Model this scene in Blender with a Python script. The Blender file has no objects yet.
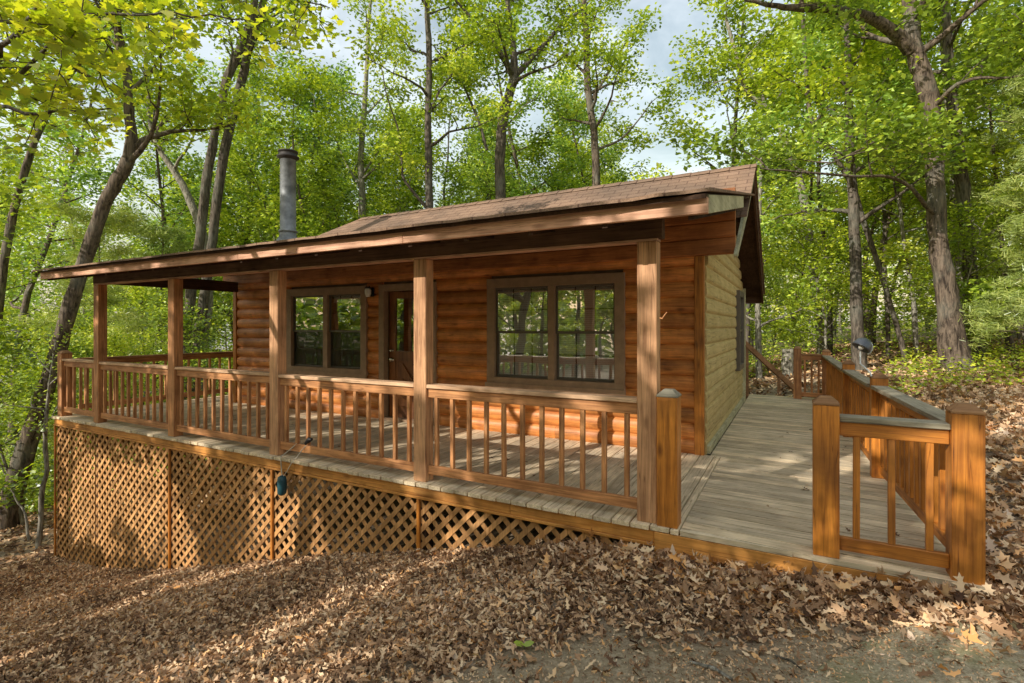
import bpy, math, random
import numpy as np
from mathutils import Vector, Matrix

R = math.radians
random.seed(7)
C = bpy.context.scene.collection
F, TH, HY, H = 516.471, R(28.59), 326.691, 1.52      # focal length (px), yaw, horizon row, eye height above the deck
CT, ST = math.cos(TH), math.sin(TH)


def at(u, v, d):
    """world point seen in the photo at (u, v), d metres along the view axis"""
    r = (u - 512) / F * d
    return (CT * r - ST * d, ST * r + CT * d, H - (v - HY) * d / F)


# ------------------------------------------------------------------ ground height
GX = np.array([-220, -60, -30, -20, -16, -11, -9.7, -7.7, -5.5, -3.3, -2.3, -1.5, -.9, .1, 1, 2, 4, 10, 40, 220.])
GZ = np.array([-16, -8, -5.0, -3.9, -3.35, -2.42, -2.3, -1.91, -1.27, -.72, -.48, -.30, -.24, -.18, -.10, .06, .2, .6, 3, 12.])


def ground_z(x, y):
    x = np.asarray(x, float); y = np.asarray(y, float)
    z = np.interp(x, GX, GZ)
    # softer toward the photographer, gently rising behind on the right
    near = np.clip((4.0 - y) / 4.0, 0, 1.5)
    z = z * (1 - .12 * near)
    right = np.clip((x + 2.0) / 3.0, 0, 1)
    z = z + right * .022 * np.clip(y - 6, 0, 30)
    z = z + .02 * np.sin(x * 1.7 + y * .6) * np.sin(y * 1.3 - x * .4)
    z = z + .06 * np.sin(x * .37 + 1.3) * np.sin(y * .29) * np.clip((np.abs(y - 8) - 6) / 6, 0, 1)
    # heap of drifted leaves against the rim boards
    drift = np.exp(-((y - (3.78 + .05 * np.sin(x * 3))) / .22) ** 2) * np.clip((x + 2.6) / 1.2, 0, 1) * np.clip((2.2 - x) / 1.0, 0, 1)
    z = z + .035 * drift
    return z


def gz(x, y):
    return float(ground_z(x, y))


# ------------------------------------------------------------------ mesh helpers
ORIG = {}


def link(o, parent=None):
    C.objects.link(o)
    if parent is not None:
        o.parent = parent
    return o


def np_mesh(name, verts, loops, starts, totals, smooth=False, shade=None):
    me = bpy.data.meshes.new(name)
    me.vertices.add(len(verts)); me.vertices.foreach_set('co', np.asarray(verts, np.float32).ravel())
    me.loops.add(len(loops)); me.loops.foreach_set('vertex_index', np.asarray(loops, np.int32))
    me.polygons.add(len(starts)); me.polygons.foreach_set('loop_start', np.asarray(starts, np.int32))
    me.polygons.foreach_set('loop_total', np.asarray(totals, np.int32))
    if smooth:
        me.polygons.foreach_set('use_smooth', np.ones(len(starts), bool))
    if shade is not None:
        a = me.attributes.new('shade', 'FLOAT', 'FACE'); a.data.foreach_set('value', np.asarray(shade, np.float32))
    me.update(calc_edges=True)
    return me


class MB:
    """collects shapes that become one mesh object"""

    def __init__(s):
        s.v = []; s.f = []; s.sm = []

    def add(s, vs, fs, smooth=False):
        n = len(s.v); s.v += [tuple(p) for p in vs]
        for f in fs:
            s.f.append([n + i for i in f]); s.sm.append(smooth)
        return s

    def box(s, x0, x1, y0, y1, z0, z1):
        return s.hexa([(x0, y0, z0), (x1, y0, z0), (x1, y1, z0), (x0, y1, z0), (x0, y0, z1), (x1, y0, z1), (x1, y1, z1), (x0, y1, z1)])

    def hexa(s, p):
        return s.add(p, [(3, 2, 1, 0), (4, 5, 6, 7), (0, 1, 5, 4), (1, 2, 6, 5), (2, 3, 7, 6), (3, 0, 4, 7)])

    def bar(s, a, b, w, h, up=(0, 0, 1)):
        """straight member a->b, width w sideways, height h along up"""
        a = Vector(a); b = Vector(b); d = (b - a).normalized(); up = Vector(up)
        x = d.cross(up).normalized() * w / 2; y = x.cross(d).normalized() * h / 2
        p = [a - x - y, a + x - y, b + x - y, b - x - y, a - x + y, a + x + y, b + x + y, b - x + y]
        return s.hexa(p)

    def prism(s, poly, axis, t0, t1, smooth=False):
        """poly (2-D) in the plane across axis, extruded t0..t1; axis 'x': (y,z), 'y': (x,z), 'z': (x,y)"""
        def P(q, t):
            return {'x': (t, q[0], q[1]), 'y': (q[0], t, q[1]), 'z': (q[0], q[1], t)}[axis]
        n = len(poly)
        vs = [P(q, t0) for q in poly] + [P(q, t1) for q in poly]
        fs = [(i, (i + 1) % n, n + (i + 1) % n, n + i) for i in range(n)]
        s.add(vs, fs, smooth)
        s.add(vs[:n], [tuple(range(n))]); s.add(vs[n:], [tuple(range(n))])
        return s

    def tube(s, pts, rad, sides=8, cap=True, squash=None):
        pts = [Vector(p) for p in pts]
        n = len(pts); ref = Vector((.31, .95, .1)); vs = []
        for i, p in enumerate(pts):
            t = (pts[min(i + 1, n - 1)] - pts[max(i - 1, 0)]).normalized()
            a = t.cross(ref)
            if a.length < .1: a = t.cross(Vector((1, 0, .2)))
            a.normalize(); b = t.cross(a)
            for k in range(sides):
                an = 2 * math.pi * k / sides
                w = 1.0 if squash is None else squash(i, k)
                vs.append(p + (a * math.cos(an) + b * math.sin(an)) * rad[i] * w)
        fs = []
        for i in range(n - 1):
            for k in range(sides):
                k2 = (k + 1) % sides
                fs.append((i * sides + k, i * sides + k2, (i + 1) * sides + k2, (i + 1) * sides + k))
        s.add(vs, fs, True)
        if cap:
            s.add(vs[:sides], [tuple(reversed(range(sides)))]); s.add(vs[-sides:], [tuple(range(sides))])
        return s

    def lathe(s, prof, cx, cy, sides=20, smooth=True, M=None):
        vs = []
        for r, z in prof:
            for k in range(sides):
                an = 2 * math.pi * k / sides
                q = Vector((r * math.cos(an), r * math.sin(an), z))
                if M: q = M @ q
                vs.append((q.x + cx, q.y + cy, q.z))
        fs = []
        for i in range(len(prof) - 1):
            for k in range(sides):
                k2 = (k + 1) % sides
                fs.append((i * sides + k, i * sides + k2, (i + 1) * sides + k2, (i + 1) * sides + k))
        return s.add(vs, fs, smooth)

    def build(s, name, mat, parent=None, bevel=0, origin=None):
        off = ORIG.get(parent.name, Vector((0, 0, 0))) if parent is not None else Vector((0, 0, 0))
        loc = Vector(origin) if origin is not None else off
        me = bpy.data.meshes.new(name)
        me.from_pydata([(p[0] - loc.x, p[1] - loc.y, p[2] - loc.z) for p in s.v], [], s.f)
        me.polygons.foreach_set('use_smooth', np.array(s.sm, bool))
        me.materials.append(mat); me.update()
        import bmesh
        bm = bmesh.new(); bm.from_mesh(me); bmesh.ops.recalc_face_normals(bm, faces=bm.faces); bm.to_mesh(me); bm.free()
        o = bpy.data.objects.new(name, me); link(o, parent)
        o.location = loc - off
        ORIG[o.name] = loc
        if bevel:
            m = o.modifiers.new('bevel', 'BEVEL'); m.width = bevel; m.segments = 1; m.limit_method = 'ANGLE'
        return o


def tag(o, label, cat, group=None, kind=None):
    o['label'] = label; o['category'] = cat
    if group: o['group'] = group
    if kind: o['kind'] = kind
    return o


def thing(name, label, cat, loc=(0, 0, 0), rz=0, group=None):
    o = bpy.data.objects.new(name, None); link(o)
    o.location = loc; o.rotation_euler = (0, 0, rz); o.empty_display_size = .2
    ORIG[o.name] = Vector(loc) if rz == 0 else Vector((0, 0, 0))
    return tag(o, label, cat, group)


def dup(root, loc, rz=0, scale=1, label=None, group=None):
    r = root.copy(); C.objects.link(r); r.location = loc; r.rotation_euler = (0, 0, rz); r.scale = (scale,) * 3
    if label: r['label'] = label
    if group: r['group'] = group
    for ch in list(root.children):
        c = ch.copy(); C.objects.link(c); c.parent = r
        for g in ch.children:
            d = g.copy(); C.objects.link(d); d.parent = c
    return r


# ------------------------------------------------------------------ materials
def new_mat(name):
    m = bpy.data.materials.new(name); m.use_nodes = True
    nt = m.node_tree; nt.nodes.clear()
    out = nt.nodes.new('ShaderNodeOutputMaterial')
    return m, nt, out


def nd(nt, t, **kw):
    n = nt.nodes.new(t)
    for k, v in kw.items():
        if k.startswith('i_'):
            n.inputs[k[2:].replace('_', ' ')].default_value = v
        else:
            setattr(n, k, v)
    return n


def ramp(nt, stops, fac=None, interp='LINEAR'):
    n = nt.nodes.new('ShaderNodeValToRGB'); cr = n.color_ramp; cr.interpolation = interp
    while len(cr.elements) > 1: cr.elements.remove(cr.elements[-1])
    for i, (p, c) in enumerate(stops):
        e = cr.elements[0] if i == 0 else cr.elements.new(p)
        e.position = p; e.color = (c[0], c[1], c[2], 1)
    if fac is not None: nt.links.new(fac, n.inputs[0])
    return n


def mixc(nt, blend, fac, a, b):
    n = nt.nodes.new('ShaderNodeMix'); n.data_type = 'RGBA'; n.blend_type = blend
    for sock, val in ((n.inputs[0], fac), (n.inputs[6], a), (n.inputs[7], b)):
        if hasattr(val, 'is_output'): nt.links.new(val, sock)
        elif isinstance(val, tuple): sock.default_value = (val + (1,))[:4]
        else: sock.default_value = val
    return n.outputs[2]


def math_n(nt, op, a, b=0.0, clamp=False):
    n = nt.nodes.new('ShaderNodeMath'); n.operation = op; n.use_clamp = clamp
    for sock, val in ((n.inputs[0], a), (n.inputs[1], b)):
        if hasattr(val, 'is_output'): nt.links.new(val, sock)
        else: sock.default_value = val
    return n.outputs[0]


def wood(name, dark, light, axis, rough=.55, blotch=.35, grain=1.0, knots=.5, weather=None, spec=.35, bump=.25, tone=.8):
    m, nt, out = new_mat(name); L = nt.links
    tc = nd(nt, 'ShaderNodeTexCoord'); oi = nd(nt, 'ShaderNodeObjectInfo')
    off = nd(nt, 'ShaderNodeVectorMath', operation='SCALE'); off.inputs[0].default_value = (13.7, 29.3, 7.1); L.new(oi.outputs['Random'], off.inputs['Scale'])
    isl = nd(nt, 'ShaderNodeNewGeometry')
    off2 = nd(nt, 'ShaderNodeVectorMath', operation='SCALE'); off2.inputs[0].default_value = (5.3, 3.1, 9.7); L.new(isl.outputs['Random Per Island'], off2.inputs['Scale'])
    a1 = nd(nt, 'ShaderNodeVectorMath', operation='ADD'); L.new(tc.outputs['Object'], a1.inputs[0]); L.new(off.outputs[0], a1.inputs[1])
    a2 = nd(nt, 'ShaderNodeVectorMath', operation='ADD'); L.new(a1.outputs[0], a2.inputs[0]); L.new(off2.outputs[0], a2.inputs[1])
    mp = nd(nt, 'ShaderNodeMapping'); L.new(a2.outputs[0], mp.inputs[0])
    sc = [16.0, 16.0, 16.0]; sc['xyz'.index(axis)] = .9
    mp.inputs['Scale'].default_value = sc
    n1 = nd(nt, 'ShaderNodeTexNoise', i_Scale=2.2, i_Detail=7.0, i_Roughness=.62, i_Distortion=.7); L.new(mp.outputs[0], n1.inputs['Vector'])
    mid = tuple((a + b) / 2 for a, b in zip(dark, light))
    r1 = ramp(nt, [(.28, dark), (.5, mid), (.74, light)], n1.outputs['Fac'])
    n2 = nd(nt, 'ShaderNodeTexNoise', i_Scale=2.6, i_Detail=4.0, i_Roughness=.6); L.new(a2.outputs[0], n2.inputs['Vector'])
    b1 = ramp(nt, [(.3, (1 - blotch,) * 3), (.7, (1 + blotch * .6,) * 3)], n2.outputs['Fac'])
    col = mixc(nt, 'MULTIPLY', 1.0, r1.outputs[0], b1.outputs[0])
    ir = ramp(nt, [(0, (.72, .70, .68)), (.5, (1, 1, 1)), (1, (1.22, 1.16, 1.08))], isl.outputs['Random Per Island'])
    col = mixc(nt, 'MULTIPLY', tone, col, ir.outputs[0])
    if knots:
        mk = nd(nt, 'ShaderNodeMapping'); L.new(a2.outputs[0], mk.inputs[0])
        ks = [7.0, 7.0, 7.0]; ks['xyz'.index(axis)] = 2.6; mk.inputs['Scale'].default_value = ks
        vo = nd(nt, 'ShaderNodeTexVoronoi', i_Scale=1.0); L.new(mk.outputs[0], vo.inputs['Vector'])
        kf = ramp(nt, [(.05, (1, 1, 1)), (.2, (0, 0, 0))], vo.outputs['Distance'])
        col = mixc(nt, 'MULTIPLY', math_n(nt, 'MULTIPLY', kf.outputs[0], knots), col, (.28, .2, .15))
    mc_ = nd(nt, 'ShaderNodeMapping'); L.new(a2.outputs[0], mc_.inputs[0])
    cs = [24.0, 24.0, 24.0]; cs['xyz'.index(axis)] = .55; mc_.inputs['Scale'].default_value = cs
    nc = nd(nt, 'ShaderNodeTexNoise', i_Scale=1.0, i_Detail=2.0, i_Roughness=.5); L.new(mc_.outputs[0], nc.inputs['Vector'])
    cd = math_n(nt, 'ABSOLUTE', math_n(nt, 'SUBTRACT', nc.outputs['Fac'], .47))
    ck = ramp(nt, [(.004, (1, 1, 1)), (.014, (0, 0, 0))], cd)
    col = mixc(nt, 'MULTIPLY', math_n(nt, 'MULTIPLY', ck.outputs[0], .6), col, (.3, .24, .2))
    if weather:
        n3 = nd(nt, 'ShaderNodeTexNoise', i_Scale=1.1, i_Detail=5.0, i_Roughness=.65); L.new(a1.outputs[0], n3.inputs['Vector'])
        wf = ramp(nt, [(.42, (0, 0, 0)), (.66, (1, 1, 1))], n3.outputs['Fac'])
        col = mixc(nt, 'MIX', math_n(nt, 'MULTIPLY', wf.outputs[0], .65), col, weather)
    p = nd(nt, 'ShaderNodeBsdfPrincipled'); L.new(col, p.inputs['Base Color'])
    rr = ramp(nt, [(.3, (rough + .15,) * 3), (.7, (rough - .1,) * 3)], n2.outputs['Fac']); L.new(rr.outputs[0], p.inputs['Roughness'])
    p.inputs['Specular IOR Level'].default_value = spec
    bp = nd(nt, 'ShaderNodeBump', i_Strength=bump * grain, i_Distance=.006); L.new(n1.outputs['Fac'], bp.inputs['Height']); L.new(bp.outputs[0], p.inputs['Normal'])
    L.new(p.outputs[0], out.inputs[0])
    return m


def plain(name, col, rough=.5, metal=0.0, var=.25, scale=6.0, spec=.4):
    m, nt, out = new_mat(name); L = nt.links
    tc = nd(nt, 'ShaderNodeTexCoord')
    n = nd(nt, 'ShaderNodeTexNoise', i_Scale=scale, i_Detail=6.0, i_Roughness=.6); L.new(tc.outputs['Object'], n.inputs['Vector'])
    r = ramp(nt, [(.3, tuple(c * (1 - var) for c in col)), (.7, tuple(min(1, c * (1 + var)) for c in col))], n.outputs['Fac'])
    p = nd(nt, 'ShaderNodeBsdfPrincipled'); L.new(r.outputs[0], p.inputs['Base Color'])
    p.inputs['Roughness'].default_value = rough; p.inputs['Metallic'].default_value = metal; p.inputs['Specular IOR Level'].default_value = spec
    L.new(p.outputs[0], out.inputs[0])
    return m


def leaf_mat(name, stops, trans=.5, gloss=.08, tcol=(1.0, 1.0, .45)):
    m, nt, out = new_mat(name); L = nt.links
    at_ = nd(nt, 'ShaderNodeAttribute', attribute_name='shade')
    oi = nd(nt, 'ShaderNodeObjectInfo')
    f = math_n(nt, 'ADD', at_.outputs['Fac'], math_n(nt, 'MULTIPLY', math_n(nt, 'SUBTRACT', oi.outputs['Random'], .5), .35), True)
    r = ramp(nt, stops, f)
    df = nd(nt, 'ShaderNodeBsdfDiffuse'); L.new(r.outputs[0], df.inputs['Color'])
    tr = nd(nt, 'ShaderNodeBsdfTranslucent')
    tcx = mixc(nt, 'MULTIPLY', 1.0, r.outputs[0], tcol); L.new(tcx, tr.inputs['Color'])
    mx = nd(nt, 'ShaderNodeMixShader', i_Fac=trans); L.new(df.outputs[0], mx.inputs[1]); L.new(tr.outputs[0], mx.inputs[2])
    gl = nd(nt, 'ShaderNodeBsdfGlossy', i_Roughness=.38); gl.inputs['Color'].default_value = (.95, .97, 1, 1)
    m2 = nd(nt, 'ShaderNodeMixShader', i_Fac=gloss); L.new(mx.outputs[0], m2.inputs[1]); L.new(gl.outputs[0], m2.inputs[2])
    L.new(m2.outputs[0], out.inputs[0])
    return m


def bark_mat(name, dark, light, scale=1.0, moss=0.0):
    m, nt, out = new_mat(name); L = nt.links
    tc = nd(nt, 'ShaderNodeTexCoord')
    mp = nd(nt, 'ShaderNodeMapping'); mp.inputs['Scale'].default_value = (9 * scale, 9 * scale, 1.6 * scale); L.new(tc.outputs['Object'], mp.inputs[0])
    n = nd(nt, 'ShaderNodeTexNoise', i_Scale=2.2, i_Detail=8.0, i_Roughness=.68, i_Distortion=.5); L.new(mp.outputs[0], n.inputs['Vector'])
    r = ramp(nt, [(.38, dark), (.5, tuple((a + b) / 2 for a, b in zip(dark, light))), (.62, light)], n.outputs['Fac'])
    n2 = nd(nt, 'ShaderNodeTexNoise', i_Scale=1.3, i_Detail=4.0); L.new(tc.outputs['Object'], n2.inputs['Vector'])
    g = ramp(nt, [(.5, (0, 0, 0)), (.66, (1, 1, 1))], n2.outputs['Fac'])
    col = mixc(nt, 'MIX', math_n(nt, 'MULTIPLY', g.outputs[0], .35), r.outputs[0], (.24, .25, .2))
    p = nd(nt, 'ShaderNodeBsdfPrincipled'); L.new(col, p.inputs['Base Color']); p.inputs['Roughness'].default_value = .9; p.inputs['Specular IOR Level'].default_value = .15
    b = nd(nt, 'ShaderNodeBump', i_Strength=.9, i_Distance=.03); L.new(n.outputs['Fac'], b.inputs['Height']); L.new(b.outputs[0], p.inputs['Normal'])
    L.new(p.outputs[0], out.inputs[0])
    return m


ORD, ORL = (.26, .082, .011), (.62, .24, .036)        # orange stain
M = {}
for ax in 'xyz':
    M['stain_' + ax] = wood('orange_stained_wood_' + ax, ORD, ORL, ax, rough=.45, blotch=.4, knots=.8, spec=.5)
    M['rail_' + ax] = wood('brown_rail_wood_' + ax, (.22, .082, .028), (.68, .33, .135), ax, rough=.6, blotch=.4)
    M['deck_' + ax] = wood('weathered_deck_wood_' + ax, (.50, .385, .245), (.88, .73, .51), ax, rough=.85, blotch=.3, knots=.3, spec=.15, bump=.5)
    M['fascia_' + ax] = wood('pinkish_fascia_wood_' + ax, (.40, .20, .125), (.80, .49, .33), ax, rough=.7, blotch=.3, spec=.2)
M['post_z'] = wood('weathered_post_wood', (.26, .115, .05), (.74, .42, .22), 'z', rough=.6, blotch=.3, knots=.6)
M['log_x'] = wood('log_siding_front', (.42, .125, .03), (.82, .33, .08), 'x', rough=.5, blotch=.45, knots=.75, spec=.45)
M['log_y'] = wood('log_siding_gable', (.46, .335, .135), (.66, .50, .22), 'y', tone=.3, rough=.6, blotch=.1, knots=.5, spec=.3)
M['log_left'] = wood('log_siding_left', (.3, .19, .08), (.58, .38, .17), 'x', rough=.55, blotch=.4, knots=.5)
M['header_x'] = wood('header_boards', (.28, .09, .026), (.56, .21, .06), 'x', rough=.55, knots=.6)
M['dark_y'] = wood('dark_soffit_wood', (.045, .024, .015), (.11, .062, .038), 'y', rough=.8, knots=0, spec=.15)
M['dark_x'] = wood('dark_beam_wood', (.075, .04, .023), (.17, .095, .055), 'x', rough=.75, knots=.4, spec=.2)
M['skylit_y'] = wood('skylit_side_wood', (.34, .32, .19), (.52, .50, .33), 'y', rough=.7, knots=.3, spec=.2)  # sky light on the right-facing boards, put into their colour
M['rim_x'] = wood('rim_board_wood', (.36, .14, .025), (.68, .33, .085), 'x', rough=.6, blotch=.45, knots=.6)
M['lattice'] = wood('lattice_wood', (.38, .175, .06), (.72, .40, .165), 'z', rough=.8, blotch=.45, knots=0, spec=.15)
M['grey_top'] = wood('weathered_grey_cap', (.2, .17, .12), (.4, .36, .27), 'x', rough=.85, knots=.2, spec=.15)
M['rail_cap'] = wood('worn_rail_cap', (.36, .20, .11), (.76, .52, .33), 'x', rough=.75, knots=.3, spec=.2)
M['cap_dark'] = wood('dark_post_cap', (.20, .10, .045), (.40, .215, .10), 'x', rough=.8, knots=.2, spec=.2)
M['trim'] = plain('taupe_window_trim', (.34, .215, .13), .55, 0, .18, 9)
M['sash'] = plain('bronze_sash', (.13, .105, .08), .45, 0, .12)
M['muntin'] = plain('dark_muntin', (.03, .026, .022), .5)
M['blind'] = plain('white_blind', (.92, .88, .82), .6, 0, .04)
M['door'] = wood('door_wood', (.13, .042, .014), (.30, .115, .036), 'z', rough=.4, knots=.3, spec=.5)
M['brass'] = plain('satin_metal', (.72, .68, .6), .25, 1.0, .08)
M['dark_metal'] = plain('dark_metal', (.03, .028, .026), .4, .8, .2)
M['galv'] = plain('galvanised_steel', (.20, .205, .205), .6, .55, .5, 5)
M['rust'] = plain('rusty_cap', (.055, .047, .042), .6, .5, .35, 8)
M['lamp_glass'] = plain('frosted_lamp_glass', (.75, .72, .64), .2, 0, .05)
M['grey_dome'] = plain('grey_dome_metal', (.10, .105, .115), .35, .3, .15)
M['white_arm'] = plain('white_bracket', (.7, .7, .66), .5, 0, .08)
M['teal'] = plain('teal_plastic', (.015, .065, .08), .45, 0, .3)
M['cord'] = plain('pale_cord', (.5, .44, .34), .8)
M['black'] = plain('black_plastic', (.012, .012, .013), .5)
M['interior'] = plain('interior_wall', (.20, .13, .075), .8)
M['curtain'] = plain('amber_interior', (.5, .36, .16), .8)

# window glass: clear pane with a strong reflection of the woods
m, nt, out = new_mat('window_glass')
tr = nd(nt, 'ShaderNodeBsdfTransparent'); tr.inputs[0].default_value = (.94, .95, .94, 1)
gl = nd(nt, 'ShaderNodeBsdfGlossy', i_Roughness=.015)
tcg = nd(nt, 'ShaderNodeTexCoord'); ng = nd(nt, 'ShaderNodeTexNoise', i_Scale=1.6, i_Detail=1.0); nt.links.new(tcg.outputs['Object'], ng.inputs['Vector'])
bg = nd(nt, 'ShaderNodeBump', i_Strength=.05, i_Distance=.05); nt.links.new(ng.outputs['Fac'], bg.inputs['Height']); nt.links.new(bg.outputs[0], gl.inputs['Normal'])
mx = nd(nt, 'ShaderNodeMixShader', i_Fac=.44); nt.links.new(tr.outputs[0], mx.inputs[1]); nt.links.new(gl.outputs[0], mx.inputs[2])
nt.links.new(mx.outputs[0], out.inputs[0]); M['glass'] = m

m, nt, out = new_mat('insect_screen')
tr = nd(nt, 'ShaderNodeBsdfTransparent'); gl = nd(nt, 'ShaderNodeBsdfPrincipled', i_Roughness=.25); gl.inputs['Base Color'].default_value = (.02, .028, .024, 1)
mx = nd(nt, 'ShaderNodeMixShader', i_Fac=.62); nt.links.new(tr.outputs[0], mx.inputs[1]); nt.links.new(gl.outputs[0], mx.inputs[2]); nt.links.new(mx.outputs[0], out.inputs[0]); M['screen'] = m

# roof shingles
m, nt, out = new_mat('brown_shingles'); L = nt.links
tc = nd(nt, 'ShaderNodeTexCoord')
br = nd(nt, 'ShaderNodeTexBrick', i_Scale=1.0, i_Mortar_Size=.008, i_Brick_Width=.3, i_Row_Height=.14)
br.inputs['Color1'].default_value = (.235, .155, .105, 1); br.inputs['Color2'].default_value = (.285, .19, .13, 1); br.inputs['Mortar'].default_value = (.15, .092, .066, 1)
L.new(tc.outputs['Object'], br.inputs['Vector'])
n = nd(nt, 'ShaderNodeTexNoise', i_Scale=90.0, i_Detail=3.0); L.new(tc.outputs['Object'], n.inputs['Vector'])
r = ramp(nt, [(.3, (.7, .7, .7)), (.7, (1.25, 1.25, 1.25))], n.outputs['Fac'])
n2 = nd(nt, 'ShaderNodeTexNoise', i_Scale=1.2, i_Detail=5.0); L.new(tc.outputs['Object'], n2.inputs['Vector'])
r2 = ramp(nt, [(.3, (.62, .64, .66)), (.7, (1.2, 1.12, 1.05))], n2.outputs['Fac'])
c1 = mixc(nt, 'MULTIPLY', 1, mixc(nt, 'MULTIPLY', 1, br.outputs['Color'], r.outputs[0]), r2.outputs[0])
p = nd(nt, 'ShaderNodeBsdfPrincipled', i_Roughness=.9); p.inputs['Specular IOR Level'].default_value = .15; L.new(c1, p.inputs['Base Color'])
b = nd(nt, 'ShaderNodeBump', i_Strength=.6, i_Distance=.012); L.new(br.outputs['Fac'], b.inputs['Height']); b.invert = True; L.new(b.outputs[0], p.inputs['Normal'])
L.new(p.outputs[0], out.inputs[0]); M['shingle'] = m

# forest floor
m, nt, out = new_mat('forest_floor'); L = nt.links
tc = nd(nt, 'ShaderNodeTexCoord')
n1 = nd(nt, 'ShaderNodeTexNoise', i_Scale=34.0, i_Detail=10.0, i_Roughness=.8); L.new(tc.outputs['Object'], n1.inputs['Vector'])
n2 = nd(nt, 'ShaderNodeTexNoise', i_Scale=.9, i_Detail=5.0, i_Roughness=.6); L.new(tc.outputs['Object'], n2.inputs['Vector'])
vo = nd(nt, 'ShaderNodeTexVoronoi', i_Scale=17.0); L.new(tc.outputs['Object'], vo.inputs['Vector'])
dirt = ramp(nt, [(.32, (.19, .14, .085)), (.5, (.44, .34, .215)), (.68, (.68, .55, .38))], n1.outputs['Fac'])
lit = ramp(nt, [(0, (.08, .058, .04)), (.45, (.26, .19, .125)), (1, (.44, .34, .24))], vo.outputs['Color'])
mossf = ramp(nt, [(.53, (0, 0, 0)), (.68, (1, 1, 1))], n2.outputs['Fac'])
dm = mixc(nt, 'MIX', math_n(nt, 'MULTIPLY', mossf.outputs[0], .6), dirt.outputs[0], (.17, .19, .06))
at_ = nd(nt, 'ShaderNodeAttribute', attribute_name='bare')
col = mixc(nt, 'MIX', at_.outputs['Fac'], lit.outputs[0], dm)
p = nd(nt, 'ShaderNodeBsdfPrincipled', i_Roughness=.95); p.inputs['Specular IOR Level'].default_value = .1; L.new(col, p.inputs['Base Color'])
b = nd(nt, 'ShaderNodeBump', i_Strength=.9, i_Distance=.03); L.new(n1.outputs['Fac'], b.inputs['Height']); L.new(b.outputs[0], p.inputs['Normal'])
L.new(p.outputs[0], out.inputs[0]); M['ground'] = m

# mossy slab
m, nt, out = new_mat('mossy_slab'); L = nt.links
tc = nd(nt, 'ShaderNodeTexCoord')
n1 = nd(nt, 'ShaderNodeTexNoise', i_Scale=55.0, i_Detail=10.0, i_Roughness=.8); L.new(tc.outputs['Object'], n1.inputs['Vector'])
n2 = nd(nt, 'ShaderNodeTexNoise', i_Scale=3.1, i_Detail=6.0, i_Roughness=.65); L.new(tc.outputs['Object'], n2.inputs['Vector'])
st = ramp(nt, [(.34, (.19, .15, .09)), (.5, (.47, .385, .25)), (.66, (.78, .66, .46))], n1.outputs['Fac'])
mf = ramp(nt, [(.47, (0, 0, 0)), (.64, (1, 1, 1))], n2.outputs['Fac'])
col = mixc(nt, 'MIX', math_n(nt, 'MULTIPLY', mf.outputs[0], .5), st.outputs[0], (.25, .25, .10))
p = nd(nt, 'ShaderNodeBsdfPrincipled', i_Roughness=.95); p.inputs['Specular IOR Level'].default_value = .1; L.new(col, p.inputs['Base Color'])
b = nd(nt, 'ShaderNodeBump', i_Strength=.8, i_Distance=.02); L.new(n1.outputs['Fac'], b.inputs['Height']); L.new(b.outputs[0], p.inputs['Normal'])
L.new(p.outputs[0], out.inputs[0]); M['slab'] = m

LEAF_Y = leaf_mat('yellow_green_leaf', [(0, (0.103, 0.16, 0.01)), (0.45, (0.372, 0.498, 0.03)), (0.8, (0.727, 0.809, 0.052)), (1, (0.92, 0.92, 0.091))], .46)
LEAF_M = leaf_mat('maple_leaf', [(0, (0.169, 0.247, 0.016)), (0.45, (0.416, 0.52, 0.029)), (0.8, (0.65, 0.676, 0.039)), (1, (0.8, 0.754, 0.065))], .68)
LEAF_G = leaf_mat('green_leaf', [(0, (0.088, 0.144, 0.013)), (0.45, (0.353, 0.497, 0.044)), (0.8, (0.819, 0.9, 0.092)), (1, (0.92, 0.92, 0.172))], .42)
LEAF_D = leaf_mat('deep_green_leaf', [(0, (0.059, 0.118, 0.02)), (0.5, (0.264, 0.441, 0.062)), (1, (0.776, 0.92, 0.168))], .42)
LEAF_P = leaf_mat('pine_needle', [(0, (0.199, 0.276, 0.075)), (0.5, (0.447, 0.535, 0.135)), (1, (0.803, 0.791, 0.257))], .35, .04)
LITTER = leaf_mat('dead_leaf', [(0, (0.09139200000000001, 0.05192, 0.03447600000000001)), (0.25, (0.28221760000000007, 0.16364700000000001, 0.09015500000000001)), (0.5, (0.6038144000000001, 0.37237200000000004, 0.209898)), (0.75, (0.9, 0.6772370000000001, 0.42836300000000005)), (0.9, (0.9, 0.4566848, 0.16099200000000002)), (1, (0.7804160000000002, 0.5823180000000001, 0.4152720000000001))], .15, .0, (1, .85, .6))
BARK = bark_mat('grey_brown_bark', (.035, .028, .021), (.185, .15, .115))
BARK_P = bark_mat('pale_bark', (.09, .08, .06), (.40, .36, .29), 1.3)
BARK_R = bark_mat('rough_oak_bark', (.035, .026, .02), (.22, .165, .12), .8)


# ------------------------------------------------------------------ the cabin
PITCH = .19; Z0 = -.024
XW, XL, YW, YB = -.93, -9.88, 6.49, 11.59       # cabin walls
POST_X = [-9.763, -7.651, -5.488, -3.303, -1.077]
PS = .154
RIDGE_Y, RIDGE_Z, SL = 9.04, 4.08, .615
XR, XRL = -.55, -10.2
PF_Y, PF_Z, PSL = 3.47, 2.395, .218              # porch roof front edge and slope


def roof_z(y):
    return RIDGE_Z - SL * abs(y - RIDGE_Y)


def porch_z(y):
    return PF_Z + PSL * (y - PF_Y)


YJ = (RIDGE_Z - SL * RIDGE_Y - PF_Z + PSL * PF_Y) / (PSL - SL)     # where the two roof planes meet

cabin = thing('log_cabin', 'small orange brown log cabin with low brown shingle roof and covered front porch', 'cabin', (-5.4, 9, 0))


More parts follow.
